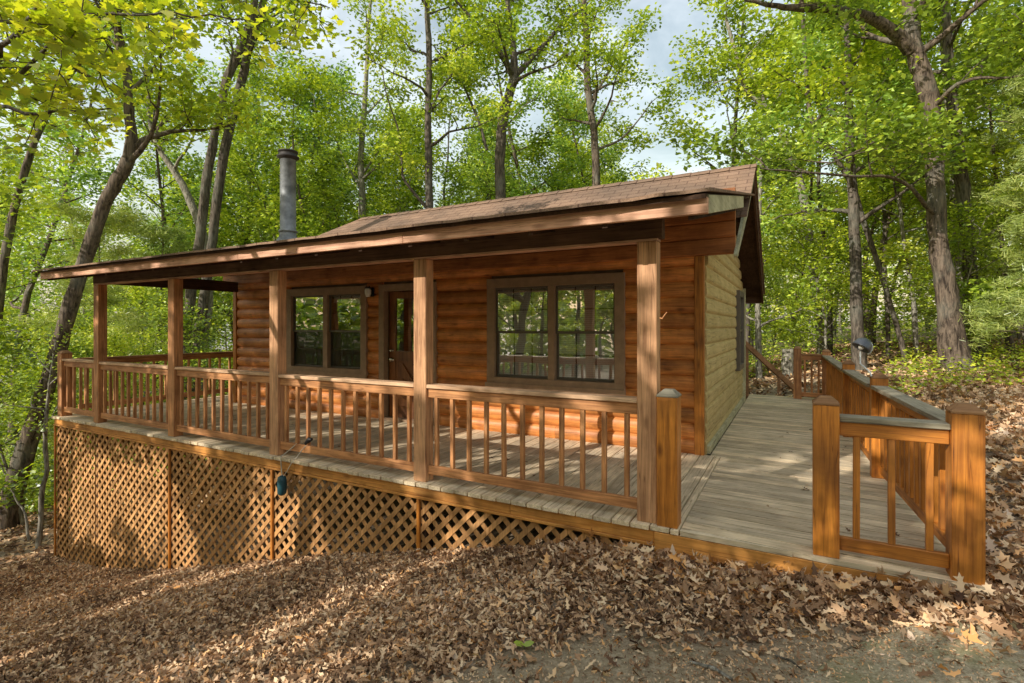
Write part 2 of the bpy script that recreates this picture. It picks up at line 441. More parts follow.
def log_prof(z0, bulge=.052, n=9):
    pts = []
    for i in range(n + 1):
        t = i / n
        q = abs(2 * t - 1)
        pts.append((bulge * (math.sqrt(max(0, 1 - (q * .985) ** 2)) if bulge > .04 else (1 - q ** 6) * (1 - .35 * t)), z0 + PITCH * t))
    return pts


def course_front(mb, x0, x1, z0, y=YW, sgn=-1):
    pr = log_prof(z0)
    vs = []
    for x in (x0, x1):
        vs += [(x, y + sgn * b, z) for b, z in pr]
    n = len(pr)
    mb.add(vs, [(i, i + 1, n + i + 1, n + i) for i in range(n - 1)], True)
    for k in (0, 1):
        e = vs[k * n:(k + 1) * n]; x = e[0][0]
        mb.add(e + [(x, y + .02, e[-1][2]), (x, y + .02, e[0][2])], [tuple(range(n + 2))])


def course_side(mb, y0, y1, z0, x=XW, sgn=1):
    pr = log_prof(z0, .03 if sgn > 0 else .052)
    vs = []
    for yy in (y0, y1):
        vs += [(x + sgn * b, yy, z) for b, z in pr]
    n = len(pr)
    mb.add(vs, [(i, i + 1, n + i + 1, n + i) for i in range(n - 1)], True)
    for k in (0, 1):
        e = vs[k * n:(k + 1) * n]; yy = e[0][1]
        mb.add(e + [(x - sgn * .02, yy, e[-1][2]), (x - sgn * .02, yy, e[0][2])], [tuple(range(n + 2))])


OPEN = [(-8.26, -6.27, .69, 2.21), (-5.99, -4.83, 0, 2.21), (-3.91, -1.875, .69, 2.21)]   # window, door, window
wf = MB(); rs = random.Random(3)
for k in range(0, 13):
    z0 = Z0 + PITCH * k
    if z0 > 2.3: break
    segs = [(XL + .1, XW - .1)]
    for (a, b_, zl, zh) in OPEN:
        if z0 + PITCH > zl + .12 and z0 < zh - .13:
            ns = []
            for (p0, p1) in segs:
                if a > p0: ns.append((p0, min(a + .03, p1)))
                if b_ < p1: ns.append((max(b_ - .03, p0), p1))
                if a <= p0 and b_ >= p1: pass
            segs = ns
    for (p0, p1) in segs:
        cuts = [p0]
        if p1 - p0 > 3:                          # butt joints in long courses
            cuts.append(rs.uniform(p0 + .8, p1 - .8))
        cuts.append(p1)
        for q0, q1 in zip(cuts, cuts[1:]):
            course_front(wf, q0, q1 - .003, z0)
wf.build('front_wall', M['log_x'], cabin)
bk = MB()                                        # sheathing behind the logs, with the openings left free
zt = 2.85
xs = [XL + .1]
for (a, b_, zl, zh) in OPEN:
    bk.box(xs[-1], a + .06, YW + .022, YW + .1, -.1, zt); xs.append(b_ - .06)
    if zl > 0: bk.box(a + .06, b_ - .06, YW + .022, YW + .1, -.1, zl + .05)
    bk.box(a + .06, b_ - .06, YW + .022, YW + .1, zh - .07, zt)
bk.box(xs[-1], XW - .1, YW + .022, YW + .1, -.1, zt)
bk.build('wall_sheathing', M['interior'], cabin)
hd = MB()                                        # smooth header courses running out past both corners
for k in range(4):
    z0 = 2.36 + .19 * k
    hd.prism([(6.40, z0 + .012), (6.415, z0), (6.47, z0), (6.47, z0 + .186), (6.412, z0 + .186), (6.40, z0 + .174)], 'x', XRL + .02, XR - .035)
hd.build('header_boards', M['header_x'], cabin)
cb = MB(); cb.box(XW - .105, XW + .005, 6.425, 6.487, -.02, 2.357); cb.build('corner_board', M['stain_z'], cabin, .004)
cb = MB(); cb.box(XL - .005, XL + .09, 6.425, 6.487, -.02, 2.357); cb.build('corner_board', M['stain_z'], cabin, .004)
cb = MB(); cb.box(XW - .005, XW + .07, YB - .09, YB + .005, -.02, 2.3); cb.build('corner_board', M['skylit_y'], cabin, .004)
sk = MB(); sk.box(XW + .005, XW + .062, YW + .03, YB - .1, .004, .10); sk.build('skirt_board', M['skylit_y'], cabin, .004)
sw = MB()
for k in range(22):
    z0 = Z0 + PITCH * k
    hz = (RIDGE_Z - .14 - (z0 + PITCH)) / SL
    if hz < .1: break
    y0, y1 = max(YW + .003, RIDGE_Y - hz), min(YB - .09, RIDGE_Y + hz)
    c = (y0 + y1) / 2 + rs.uniform(-.8, .8)
    for q0, q1 in ((y0, y1),):
        if k in range(5, 11) and q1 > 10.9:      # window in the gable wall
            if q0 < 10.25: course_side(sw, q0, 10.25, z0)
            course_side(sw, max(q0, 10.95), q1, z0)
        elif k in range(5, 11) and q1 > 10.25:
            course_side(sw, q0, 10.25, z0)
        else:
            course_side(sw, q0, q1, z0)
sw.build('gable_wall', M['log_y'], cabin)
g = MB()
g.add([(XW - .03, YW + .02, -.1), (XW - .03, YB, -.1), (XW - .03, YB, roof_z(YB) - .16), (XW - .03, RIDGE_Y, RIDGE_Z - .16), (XW - .03, YW + .02, roof_z(YW) - .16)], [(0, 1, 2, 3, 4)])
g.build('gable_backing', M['interior'], cabin)
lw = MB()
for k in range(22):
    z0 = Z0 + PITCH * k
    hz = (RIDGE_Z - .14 - (z0 + PITCH)) / SL
    if hz < .1 or z0 > 2.8: break
    course_side(lw, max(YW + .003, RIDGE_Y - hz), min(YB, RIDGE_Y + hz), z0, XL, -1)
lw.box(XL + .005, XL + .08, YW + .05, YB, -.1, 2.75)
lw.build('left_wall', M['log_left'], cabin)
bw = MB()
for k in range(14):
    z0 = Z0 + PITCH * k
    if z0 > 2.2: break
    course_front(bw, XL, XW, z0, YB, 1)
bw.box(XL + .09, XW - .05, YB - .09, YB - .02, -.1, 2.3)
bw.build('back_wall', M['log_x'], cabin)
fl = MB(); fl.box(XL + .1, XW - .06, YW + .12, YB - .1, -.1, -.01); fl.build('interior_floor', M['interior'], cabin)

# --- windows
WIN = [(-8.26, -6.27, [(-8.13, -7.30), (-7.19, -6.40)]), (-3.91, -1.875, [(-3.785, -2.94), (-2.84, -2.005)])]
for wi, (xa, xb, units) in enumerate(WIN):
    w = MB()
    zb, zt_ = .69, 2.21; gl0, gl1 = .80, 2.08
    u0, u1 = units[0][0], units[-1][1]
    w.box(xa, xb, 6.405, 6.47, gl1, zt_); w.box(xa, xb, 6.405, 6.47, zb, gl0)
    w.box(xa, u0, 6.407, 6.47, gl0, gl1); w.box(u1, xb, 6.407, 6.47, gl0, gl1)
    w.box(units[0][1], units[1][0], 6.41, 6.49, gl0, gl1)
    w.box(xa - .02, xb + .02, 6.385, 6.404, zb - .035, zb + .03)
    fr = w.build('window', M['trim'], cabin, .003)
    fr['label'] = ['brown double window left of the door, dark screens below'][0] if wi == 0 else 'brown double window right of the door with closed white blinds'
    for (a, b_) in units:
        s_ = MB(); sy = 6.452
        zm = 1.45
        for (y0, z0, z1) in ((sy, zm - .025, gl1), (sy + .03, gl0, zm + .02)):
            t = .028
            s_.box(a, b_, y0, y0 + .026, z0, z0 + t + .008); s_.box(a, b_, y0, y0 + .026, z1 - t, z1)
            s_.box(a, a + t, y0 + .001, y0 + .025, z0 + t + .008, z1 - t); s_.box(b_ - t, b_, y0 + .001, y0 + .025, z0 + t + .008, z1 - t)
        s_.build('sash', M['sash'], fr, .002)
        mu = MB()
        for (y0, z0, z1) in ((sy + .018, zm + .01, gl1 - .028), (sy + .048, gl0 + .036, zm - .01)):
            for q in (1 / 3, 2 / 3):
                x = a + (b_ - a) * q; mu.box(x - .007, x + .007, y0, y0 + .006, z0, z1)
            zz = (z0 + z1) / 2; mu.box(a + .03, b_ - .03, y0 + .0015, y0 + .0045, zz - .006, zz + .006)
        mu.build('muntin', M['muntin'], fr)
        pn = MB(); pn.add([(a + .01, sy + .012, zm), (b_ - .01, sy + .012, zm), (b_ - .01, sy + .012, gl1), (a + .01, sy + .012, gl1)], [(0, 1, 2, 3)])
        pn.add([(a + .01, sy + .042, gl0), (b_ - .01, sy + .042, gl0), (b_ - .01, sy + .042, zm), (a + .01, sy + .042, zm)], [(0, 1, 2, 3)])
        pn.build('pane', M['glass'], fr)
        if wi == 0:
            scn = MB(); scn.add([(a + .02, sy + .024, gl0 + .03), (b_ - .02, sy + .024, gl0 + .03), (b_ - .02, sy + .024, zm - .02), (a + .02, sy + .024, zm - .02)], [(0, 1, 2, 3)]); scn.build('insect_screen', M['screen'], fr)
        if wi == 1:
            bl = MB(); z = gl0 + .02
            while z < gl1:
                bl.add([(a, 6.514, z - .0125), (b_, 6.514, z - .0125), (b_, 6.523, z + .0115), (a, 6.523, z + .0115)], [(0, 1, 2, 3)])
                z += .027
            bl.build('blind', M['blind'], fr)
        else:
            bl = MB(); bl.box(a, b_, 6.56, 6.59, gl1 - .14, gl1); bl.build('blind', M['blind'], fr)
# gable window
w = MB()
for (a, b_, z0, z1) in ((10.14, 10.23, .82, 2.08), (10.97, 11.07, .82, 2.08), (10.14, 11.07, .72, .82), (10.14, 11.07, 2.08, 2.18)):
    w.box(XW - .01, XW + .085, a, b_, z0, z1)
gw = w.build('window', M['sash'], cabin, .003)
pn = MB(); pn.add([(XW + .03, 10.23, .82), (XW + .03, 10.97, .82), (XW + .03, 10.97, 2.08), (XW + .03, 10.23, 2.08)], [(0, 1, 2, 3)]); pn.build('pane', M['glass'], gw)
mu = MB(); mu.box(XW + .035, XW + .06, 10.23, 10.97, 1.43, 1.47); mu.build('sash', M['sash'], gw)

# --- door
d = MB()
d.box(-5.99, -5.88, 6.405, 6.52, -.01, 2.1); d.box(-4.94, -4.83, 6.405, 6.52, -.01, 2.1); d.box(-5.99, -4.83, 6.403, 6.52, 2.1, 2.21)
d.box(-5.88, -4.94, 6.41, 6.6, -.02, .035)
dfr = d.build('door_frame', M['trim'], cabin, .003)
d = MB(); dy = 6.53
d.box(-5.87, -5.735, dy, dy + .045, .04, 2.09); d.box(-5.08, -4.95, dy, dy + .045, .04, 2.09)
d.box(-5.735, -5.08, dy + .001, dy + .044, 1.98, 2.09); d.box(-5.735, -5.08, dy + .001, dy + .044, .96, 1.12); d.box(-5.735, -5.08, dy + .001, dy + .044, .04, .22)
d.box(-5.735, -5.08, dy + .012, dy + .035, .22, .96)
dl = d.build('door', M['door'], cabin, .003)
sb = MB()
for i in range(6):                                # sunburst ribs on the lower panel
    an = R(100 + i * 14); p0 = Vector((-5.09, dy + .004, .28)); p1 = p0 + Vector((math.cos(an) * -.0, 0, 0))
    L_ = min(.5 / max(.05, abs(math.cos(an))), .64 / max(.05, math.sin(an)))
    sb.bar(p0 + Vector((math.cos(an) * .1, 0, math.sin(an) * .1)), p0 + Vector((math.cos(an) * L_, 0, math.sin(an) * L_)), .014, .03, (0, 1, 0))
sb.build('door_panel', M['door'], dl)
pn = MB(); pn.add([(-5.735, dy + .02, 1.12), (-5.08, dy + .02, 1.12), (-5.08, dy + .02, 1.98), (-5.735, dy + .02, 1.98)], [(0, 1, 2, 3)]); pn.build('pane', M['glass'], dl)
for z, r_ in ((.98, .032), (1.13, .024)):
    kb = MB(); Mx = Matrix.Rotation(R(90), 4, 'X')
    kb.lathe([(.0, 0), (r_ * 1.1, 0), (r_ * 1.1, .01), (.012, .014), (.012, .03), (r_, .04), (r_, .055), (r_ * .6, .065), (0, .067)], 0, 0, 14, True, Mx)
    kb.v = [(p_[0] - 5.80, p_[1] + dy, p_[2] + z) for p_ in kb.v]
    kb.build('handle' if z < 1 else 'deadbolt', M['brass'], dl)
ct = MB(); ct.add([(-5.5, 7.6, .6), (-4.9, 7.6, .6), (-4.9, 7.6, 2.2), (-5.5, 7.6, 2.2)], [(0, 1, 2, 3)]); ct.build('inner_curtain', M['curtain'], cabin)

# --- wall lantern
lt = MB(); lt.box(-6.2, -6.1, 6.40, 6.425, 2.02, 2.17); wl = lt.build('wall_light', M['dark_metal'], cabin, .004)
lg = MB(); lg.lathe([(.0, -.085), (.03, -.08), (.05, -.03), (.055, .03), (.035, .07), (.0, .075)], -6.15, 6.33, 16)
lg.v = [(x, y, z + 2.09) for x, y, z in lg.v]; lg.build('lamp_shade', M['lamp_glass'], wl)
lg = MB(); lg.tube([(-6.15, 6.405, 2.12), (-6.15, 6.36, 2.19), (-6.15, 6.33, 2.165)], [.009] * 3, 6); lg.lathe([(.0, .08), (.045, .075), (.06, .062), (.0, .06)], -6.15, 6.33, 14)
lg.v[-56:] = [(x, y, z + 2.09) for x, y, z in lg.v[-56:]]; lg.build('lamp_bracket', M['dark_metal'], wl)


# --- roofs
def slab_poly(mb, pts, th):
    """roof sheet from a ccw polygon in 3-D, th thick downward"""
    n = len(pts); vs = [tuple(p_) for p_ in pts] + [(p_[0], p_[1], p_[2] - th) for p_ in pts]
    mb.add(vs, [tuple(range(n)), tuple(reversed(range(n, 2 * n)))] + [(i, i + n, (i + 1) % n + n, (i + 1) % n) for i in range(n)])


YE = 12.05; YFE = 6.3
rf = MB()
RL = (-9.05, RIDGE_Y, RIDGE_Z); HF = (XRL, 7.42, roof_z(7.42)); HB = (XRL, 2 * RIDGE_Y - 7.42, roof_z(7.42))
XRS = XR + .03
YR0 = 7.2
slab_poly(rf, [(XRL, YR0, roof_z(YR0)), (XRS, YR0, roof_z(YR0)), (XRS, RIDGE_Y, RIDGE_Z), RL, HF], .03)
slab_poly(rf, [(XRS, YE, roof_z(YE)), (XRL, YE, roof_z(YE)), HB, RL, (XRS, RIDGE_Y, RIDGE_Z)], .03)
slab_poly(rf, [HF, RL, HB], .03)
roof = rf.build('roof', M['shingle'], cabin)
rc = MB()
x = -9.0
while x < XRS:
    x2 = min(x + .3, XRS + .01)
    for sg in (-1, 1):
        rc.hexa([(x, RIDGE_Y, RIDGE_Z + .012), (x2, RIDGE_Y, RIDGE_Z + .02), (x2, RIDGE_Y + sg * .13, RIDGE_Z + .02 - .13 * SL), (x, RIDGE_Y + sg * .13, RIDGE_Z + .012 - .13 * SL),
                 (x, RIDGE_Y, RIDGE_Z + .02), (x2, RIDGE_Y, RIDGE_Z + .028), (x2, RIDGE_Y + sg * .13, RIDGE_Z + .028 - .13 * SL), (x, RIDGE_Y + sg * .13, RIDGE_Z + .02 - .13 * SL)])
    x = x2
rc.build('ridge_cap', M['shingle'], roof)
sf = MB()
slab_poly(sf, [(XRL + .03, YR0 + .03, roof_z(YR0 + .03) - .034), (XR - .04, YR0 + .03, roof_z(YR0 + .03) - .034), (XR - .04, RIDGE_Y, RIDGE_Z - .034), (-9.1, RIDGE_Y, RIDGE_Z - .034), (XRL + .03, 7.5, roof_z(7.5) - .034)], .07)
slab_poly(sf, [(XR - .04, YE - .03, roof_z(YE - .03) - .034), (XRL + .03, YE - .03, roof_z(YE - .03) - .034), (XRL + .03, 10.6, roof_z(10.6) - .034), (-9.1, RIDGE_Y, RIDGE_Z - .034), (XR - .04, RIDGE_Y, RIDGE_Z - .034)], .07)
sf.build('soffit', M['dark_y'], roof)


def rake_board(mb, x0, x1, y0, y1, zf, top, depth):
    mb.hexa([(x0, y0, zf(y0) - top - depth), (x1, y0, zf(y0) - top - depth), (x1, y1, zf(y1) - top - depth), (x0, y1, zf(y1) - top - depth),
             (x0, y0, zf(y0) - top), (x1, y0, zf(y0) - top), (x1, y1, zf(y1) - top), (x0, y1, zf(y1) - top)])


bg_ = MB(); ytp = 7.72
bg_.prism([(6.26, roof_z(6.26) - .06), (6.30, roof_z(6.30) - .10), (ytp, roof_z(ytp) - .235), (RIDGE_Y, RIDGE_Z - .235), (RIDGE_Y, RIDGE_Z - .033), (6.26, roof_z(6.26) - .033)], 'x', XR - .038, XR); bg_.build('barge_board', M['skylit_y'], roof, .003)
bg_ = MB(); rake_board(bg_, XR - .038, XR, RIDGE_Y, YE, roof_z, .033, .2); bg_.build('barge_board', M['dark_y'], roof, .003)
bg_ = MB(); bg_.box(XRL, XR - .04, YE - .03, YE - .002, roof_z(YE) - .22, roof_z(YE) - .035); bg_.build('rear_fascia', M['dark_x'], roof)

# porch roof: irregular shingle edge
pr_ = MB(); n = 60; XPL, XPR = -10.36, -.47
top_f = []
for i in range(n + 1):
    x = XPL + (XPR - XPL) * i / n
    dy_ = rs.uniform(-.008, .01); dz_ = rs.uniform(-.003, .004)
    if x > -.85: dy_ += .05 * (x + .85) / .38; dz_ += .008
    top_f.append((x, PF_Y + dy_, porch_z(PF_Y + dy_) + dz_))
yj = YJ + .02
for i in range(n):
    a, b_ = top_f[i], top_f[i + 1]
    ja = (a[0], yj, porch_z(yj)); jb = (b_[0], yj, porch_z(yj))
    if i == n - 1: pass
    lo = lambda p_: (p_[0], p_[1], p_[2] - .022)
    pr_.add([a, b_, jb, ja, lo(a), lo(b_), lo(jb), lo(ja)], [(0, 1, 2, 3), (7, 6, 5, 4), (0, 4, 5, 1), (2, 6, 7, 3)])
a, b_ = top_f[0], (XPL, yj, porch_z(yj)); pr_.add([a, b_, (b_[0], b_[1], b_[2] - .022), (a[0], a[1], a[2] - .022)], [(0, 1, 2, 3)])
a, b_ = top_f[-1], (XPR, yj, porch_z(yj)); pr_.add([a, b_, (b_[0], b_[1], b_[2] - .022), (a[0], a[1], a[2] - .022)], [(0, 1, 2, 3)])
proof = pr_.build('porch_roof', M['shingle'], cabin)
bd = MB(); slab_poly(bd, [(XPL + .05, PF_Y + .05, porch_z(PF_Y + .05) - .026), (XPR - .03, PF_Y + .05, porch_z(PF_Y + .05) - .026), (XPR - .03, 7.35, porch_z(7.35) - .026), (XPL + .05, 7.35, porch_z(7.35) - .026)], .03)
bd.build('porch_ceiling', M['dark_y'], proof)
ra = MB(); x = -10.2
while x < -.55:
    rake_board(ra, x - .02, x + .02, 3.605, 6.39, porch_z, .06, .13); x += .6
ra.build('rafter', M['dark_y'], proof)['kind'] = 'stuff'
seam = -3.05
for (x0, x1, mt) in ((-10.35, -5.4, 'fascia_x'), (-5.397, seam, 'fascia_x'), (seam + .003, -.49, 'fascia_x')):
    fa = MB(); fa.box(x0, x1, 3.565, 3.603, 2.262, 2.368); fa.build('fascia_board', M[mt], proof, .003)
rk = MB(); rake_board(rk, -.525, -.487, 3.606, 6.28, porch_z, .035, .125); rk.build('rake_board', M['skylit_y'], proof, .003)
rk = MB(); rake_board(rk, -10.35, -10.312, 3.606, 7.3, porch_z, .035, .125); rk.build('rake_board', M['fascia_y'], proof, .003)
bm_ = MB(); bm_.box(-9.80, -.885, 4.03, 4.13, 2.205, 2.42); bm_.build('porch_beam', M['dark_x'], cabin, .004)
bm_ = MB(); bm_.box(-9.78, -.92, 4.024, 4.136, 2.185, 2.203); bm_.build('lit_beam_edge', M['fascia_x'], cabin)  # lit lower edge of the beam, put in as a paler strip
for x in POST_X:
    po = MB(); po.box(x, x + PS, 4.02, 4.145, 0, 2.184); po.build('porch_post', M['post_z'] if x > -6 else M['rail_z'], cabin, .006)
for x in (POST_X[0],):
    bm_ = MB(); bm_.box(x + .02, x + .12, 4.14, 6.38, 2.205, 2.40); bm_.build('side_beam', M['dark_y'], cabin, .004)

# --- stove pipe
cx, cy, zb_ = -8.97, 7.0, porch_z(7.0)
sp = MB(); sp.lathe([(.16, zb_ - .15), (.16, zb_ + .28), (.152, zb_ + .285), (.152, 4.93), (.158, 4.935)], cx, cy, 24); pipe = sp.build('chimney_pipe', M['galv'], cabin)
cp = MB(); cp.lathe([(.15, 4.88), (.165, 4.9), (.215, 4.93), (.215, 4.95), (.175, 4.965), (.175, 5.03), (.19, 5.035), (.19, 5.06), (.0, 5.085)], cx, cy, 24); cp.build('pipe_cap', M['rust'], pipe)
cl = MB(); cl.lathe([(.162, zb_ + .25), (.185, zb_ + .27), (.17, zb_ + .3), (.155, zb_ + .31)], cx, cy, 24); cl.build('storm_collar', M['galv'], pipe)
cl = MB(); cl.lathe([(.33, zb_ - .02), (.25, zb_ + .04), (.17, zb_ + .17), (.162, zb_ + .18)], cx, cy, 24); cl.build('flashing', M['galv'], pipe)


# ------------------------------------------------------------------ the deck
deck = thing('wooden_deck', 'raised weathered plank deck around the cabin with lattice skirt below', 'deck', (-5, 5, 0))
fb = MB(); x = -11.08
YN = 3.965
while x < -.76:
    x2 = min(x + .141, -.752)
    yb = 12.2 if x2 < XL - .03 else 6.46
    dy_ = rs.uniform(-.006, .008); dz_ = rs.uniform(-.0015, .0015)
    fb.box(x, x2, YN + dy_, yb, -.038 + dz_, dz_)
    x += .151
fb.build('porch_floor', M['deck_y'], deck, .004)


def clip(poly, nx, ny, c):
    res = []
    for i in range(len(poly)):
        p0, p1 = poly[i], poly[(i + 1) % len(poly)]
        d0, d1 = p0[0] * nx + p0[1] * ny - c, p1[0] * nx + p1[1] * ny - c
        if d0 >= 0: res.append(p0)
        if (d0 >= 0) != (d1 >= 0):
            t = d0 / (d0 - d1); res.append((p0[0] + (p1[0] - p0[0]) * t, p0[1] + (p1[1] - p0[1]) * t))
    return res


fb = MB(); sk_ = .085; y = 3.80
while y < 13.0:
    y2 = y + .130
    poly = [(-1.2, y + .0), (1.4, y - sk_ * 2.6), (1.4, y2 - sk_ * 2.6), (-1.2, y2)]
    poly = clip(poly, 0, 1, YN + .006); poly = clip(poly, 0, -1, -12.78)
    poly = clip(poly, 1, 0, -.744 if y < 6.46 else -.862)
    k = (.56 - .93) / (12.5 - 4.05); poly = clip(poly, -1, k, -(1.0) + k * 4.05 - 0) if poly else poly
    if len(poly) > 2: fb.prism(poly, 'z', -.036, rs.uniform(-.002, .001))
    y += .143
fb.build('walkway_floor', M['deck_x'], deck, .007)
js = MB()                                          # joists seen dark through the gaps
for y in (4.12, 4.6, 5.2, 5.8, 6.4): js.box(-11.05, -.8, y, y + .04, -.22, -.042)
for x in (-.85, -.3, .25, .72): js.box(x, x + .04, 4.1, 12.7, -.22, -.042)
js.build('joist', M['dark_x'], deck)['kind'] = 'stuff'
rb_cuts = [-11.075, -9.42, -5.02, -2.2, -.935]
for q0, q1 in zip(rb_cuts, rb_cuts[1:]):
    rb = MB(); rb.box(q0 + .002, q1 - .002, 4.0, 4.04, -.135, -.041); rb.build('rim_board', M['rim_x'], deck, .003)
rb = MB(); rb.box(-11.08, -.935, 3.985, 4.02, -.162, -.137); rb.build('rim_strip', M['rim_x'], deck, .003)
rb = MB(); rb.box(-.93, .97, 3.968, 4.01, -.24, -.041); rb.build('rim_board', M['rim_x'], deck, .003)
rb = MB(); rb.box(-11.08, -11.04, 4.045, 12.2, -.16, -.041); rb.build('rim_board', M['stain_y'], deck, .003)
rb = MB(); rb.hexa([(.985, 4.06, -.24), (1.01, 4.06, -.24), (.63, 12.75, -.24), (.605, 12.75, -.24), (.985, 4.06, -.04), (1.01, 4.06, -.04), (.63, 12.75, -.04), (.605, 12.75, -.04)]); rb.build('rim_board', M['stain_y'], deck)

bays = [-11.05] + [x + PS / 2 for x in POST_X]


def lattice(x0, x1, ztop, zbot):
    mb = MB(); w_, pit = .046, .158
    hgt = ztop - zbot
    for layer, sgn in ((0, 1), (1, -1)):
        c = x0 - hgt - pit
        while c < x1 + hgt + pit:
            # slat centre line passes (c, zmid) rising at 45 degrees
            hw = w_ * .7071
            xm = c; zm_ = zbot
            poly = [(xm - hw, zm_), (xm + hw, zm_), (xm + hw + sgn * hgt, zm_ + hgt), (xm - hw + sgn * hgt, zm_ + hgt)]
            poly = clip(poly, 1, 0, x0); poly = clip(poly, -1, 0, -x1) if poly else poly
            if len(poly) > 2: mb.prism(poly, 'y', 4.016 + layer * .009, 4.0245 + layer * .009)
            c += pit
    return mb


for i in range(5):
    x0, x1 = bays[i] + .012, bays[i + 1] - .012
    if x1 < -1.0 or True:
        zb2 = min(gz(x0, 4.02), gz(x1, 4.02)) - .12
        mb = lattice(x0, x1, -.165, zb2)
        mb.build('lattice_panel', M['lattice'], deck)
for i, xb_ in enumerate(bays[:-1]):
    z = gz(xb_, 4.0) - .15
    if i != 1:
        bt = MB(); bt.box(xb_ - .017, xb_ + .017, 3.99, 4.0145, z, -.17); bt.build('lattice_batten', M['stain_z'], deck, .003)
    su = MB(); su.box(xb_ - .06, xb_ + .06, 4.05, 4.16, z, -.04); su.build('support_post', M['dark_y'], deck)
lp = MB(); z = gz(-11.05, 6) - .2                   # lattice on the left return
ly = lattice(4.03, 12.2, -.165, gz(-11.05, 8) - .3)
ly.v = [(-11.06 + (y_ - 4.016), x_, z_) for x_, y_, z_ in ly.v]; ly.build('lattice_panel', M['lattice'], deck)


# ------------------------------------------------------------------ railings
def railing(name, label, p0, p1, n, mats, group, z_top=.955, zb0=.075, inner=True, n0=.5):
    p0 = Vector(p0); p1 = Vector(p1); dv = p1 - p0; Ln = dv.length; rz = math.atan2(dv.y, dv.x)
    t = thing(name, label, 'railing', (p0.x, p0.y, 0), rz, group)
    ORIG[t.name] = Vector((0, 0, 0))
    b = MB(); b.box(0, Ln, -.055, .085, z_top - .036, z_top); b.build('top_rail', mats[0], t, .004)
    b = MB(); b.box(.001, Ln - .001, -.03, .008, z_top - .128, z_top - .0365); b.build('sub_rail', mats[1], t, .004)
    b = MB(); b.box(.001, Ln - .001, -.03, .008, zb0, zb0 + .088); b.build('bottom_rail', mats[1], t, .004)
    first = None
    for i in range(n):
        x = Ln * (i + n0) / (n - 1 + 2 * n0)
        if first is None:
            b = MB(); b.box(-.019, .019, -.026, .012, zb0 + .0885, z_top - .1285)
            b.v = [(q[0], q[1] + .0, q[2]) for q in b.v]
            first = b.build('baluster', mats[2], t, .003); o = first
        else:
            o = first.copy(); C.objects.link(o); o.parent = t
        o.location = (x, rs.uniform(-.002, .002), 0); o.rotation_euler = (0, R(rs.uniform(-.35, .35)), 0)
    return t


FM = (M['rail_cap'], M['rail_x'], M['rail_z'])
grp = 'porch railing sections'
yr = 4.08
railing('porch_railing', 'short porch railing section at the far left deck corner with five balusters', (-10.87, yr, 0), (POST_X[0] - .001, yr, 0), 5, FM, grp, .975)
lab = ['dark porch railing section between the first and second roof posts from the left',
       'porch railing section between second and third roof posts, in front of the bare log corner',
       'sunlit porch railing section in front of the left window and door',
       'porch railing section below the blind covered window, nearest the ramp']
for i in range(4):
    railing('porch_railing', lab[i], (POST_X[i] + PS + .001, yr, 0), (POST_X[i + 1] - .001, yr, 0), 11, FM, grp, .965 if i < 2 else .955)
SM = (M['cap_dark'], M['rail_x'], M['rail_z'])
# left side return railing
railing('side_railing', 'shaded railing along the left edge of the deck beside the woods', (-10.99, 4.3, 0), (-10.99, 9.6, 0), 24, SM, None, .97)


def newel(x, y, label, top=1.02, cap='cap_dark', w=.154, z0=0, group='square newel posts', d=None, mat='stain_z'):
    t = thing('newel_post', label, 'post', (x, y, z0), 0, group)
    d = d or w
    b = MB(); b.box(x, x + w, y, y + d, z0, top); b.build('post_shaft', M[mat], t, .005)
    b = MB(); e = .002; h = .012; c_ = .042
    lo = [(x - e, y - e), (x + w + e, y - e), (x + w + e, y + d + e), (x - e, y + d + e)]
    hi = [(x + c_, y + c_), (x + w - c_, y + c_), (x + w - c_, y + d - c_), (x + c_, y + d - c_)]
    vs = [(a_, b2, top + .001) for a_, b2 in lo] + [(a_, b2, top + h) for a_, b2 in lo] + [(a_, b2, top + .055) for a_, b2 in hi]
    b.add(vs, [(3, 2, 1, 0), (0, 1, 5, 4), (1, 2, 6, 5), (2, 3, 7, 6), (3, 0, 4, 7), (4, 5, 9, 8), (5, 6, 10, 9), (6, 7, 11, 10), (7, 4, 8, 11), (8, 9, 10, 11)])
    b.build('post_cap', M[cap], t)
    return t


newel(-11.016, 4.02, 'dark newel post at the far left front corner of the deck', 1.06, 'cap_dark', mat='rail_z')
newel(-.918, 3.99, 'bright orange newel post beside the rightmost roof post with pale grey cap', .985, 'grey_top')
newel(.115, 3.985, 'orange newel post standing alone at the middle of the ramp front edge', 1.0, 'cap_dark', .15)
newel(.835, 3.985, 'widest orange newel post at the right front corner of the walkway, in leaf litter', 1.0, 'cap_dark', .155, -.12)
newel(.69, 6.30, 'newel post midway along the right walkway railing carrying the grey lamp', 1.0, 'cap_dark', .14)
newel(.60, 8.45, 'second newel post along the right walkway railing, behind the lamp post', 1.0, 'cap_dark', .14)
newel(.52, 12.42, 'newel post at the far right back corner of the walkway', 1.0, 'cap_dark', .15, mat='rail_z')
newel(-.0, 12.42, 'dark newel post at the back of the walkway beside the stair opening', 1.05, 'cap_dark', .15, mat='rail_z')
newel(-11.05, 9.62, 'shaded newel post at the end of the left side railing', 1.03, 'cap_dark', .14, mat='rail_z')

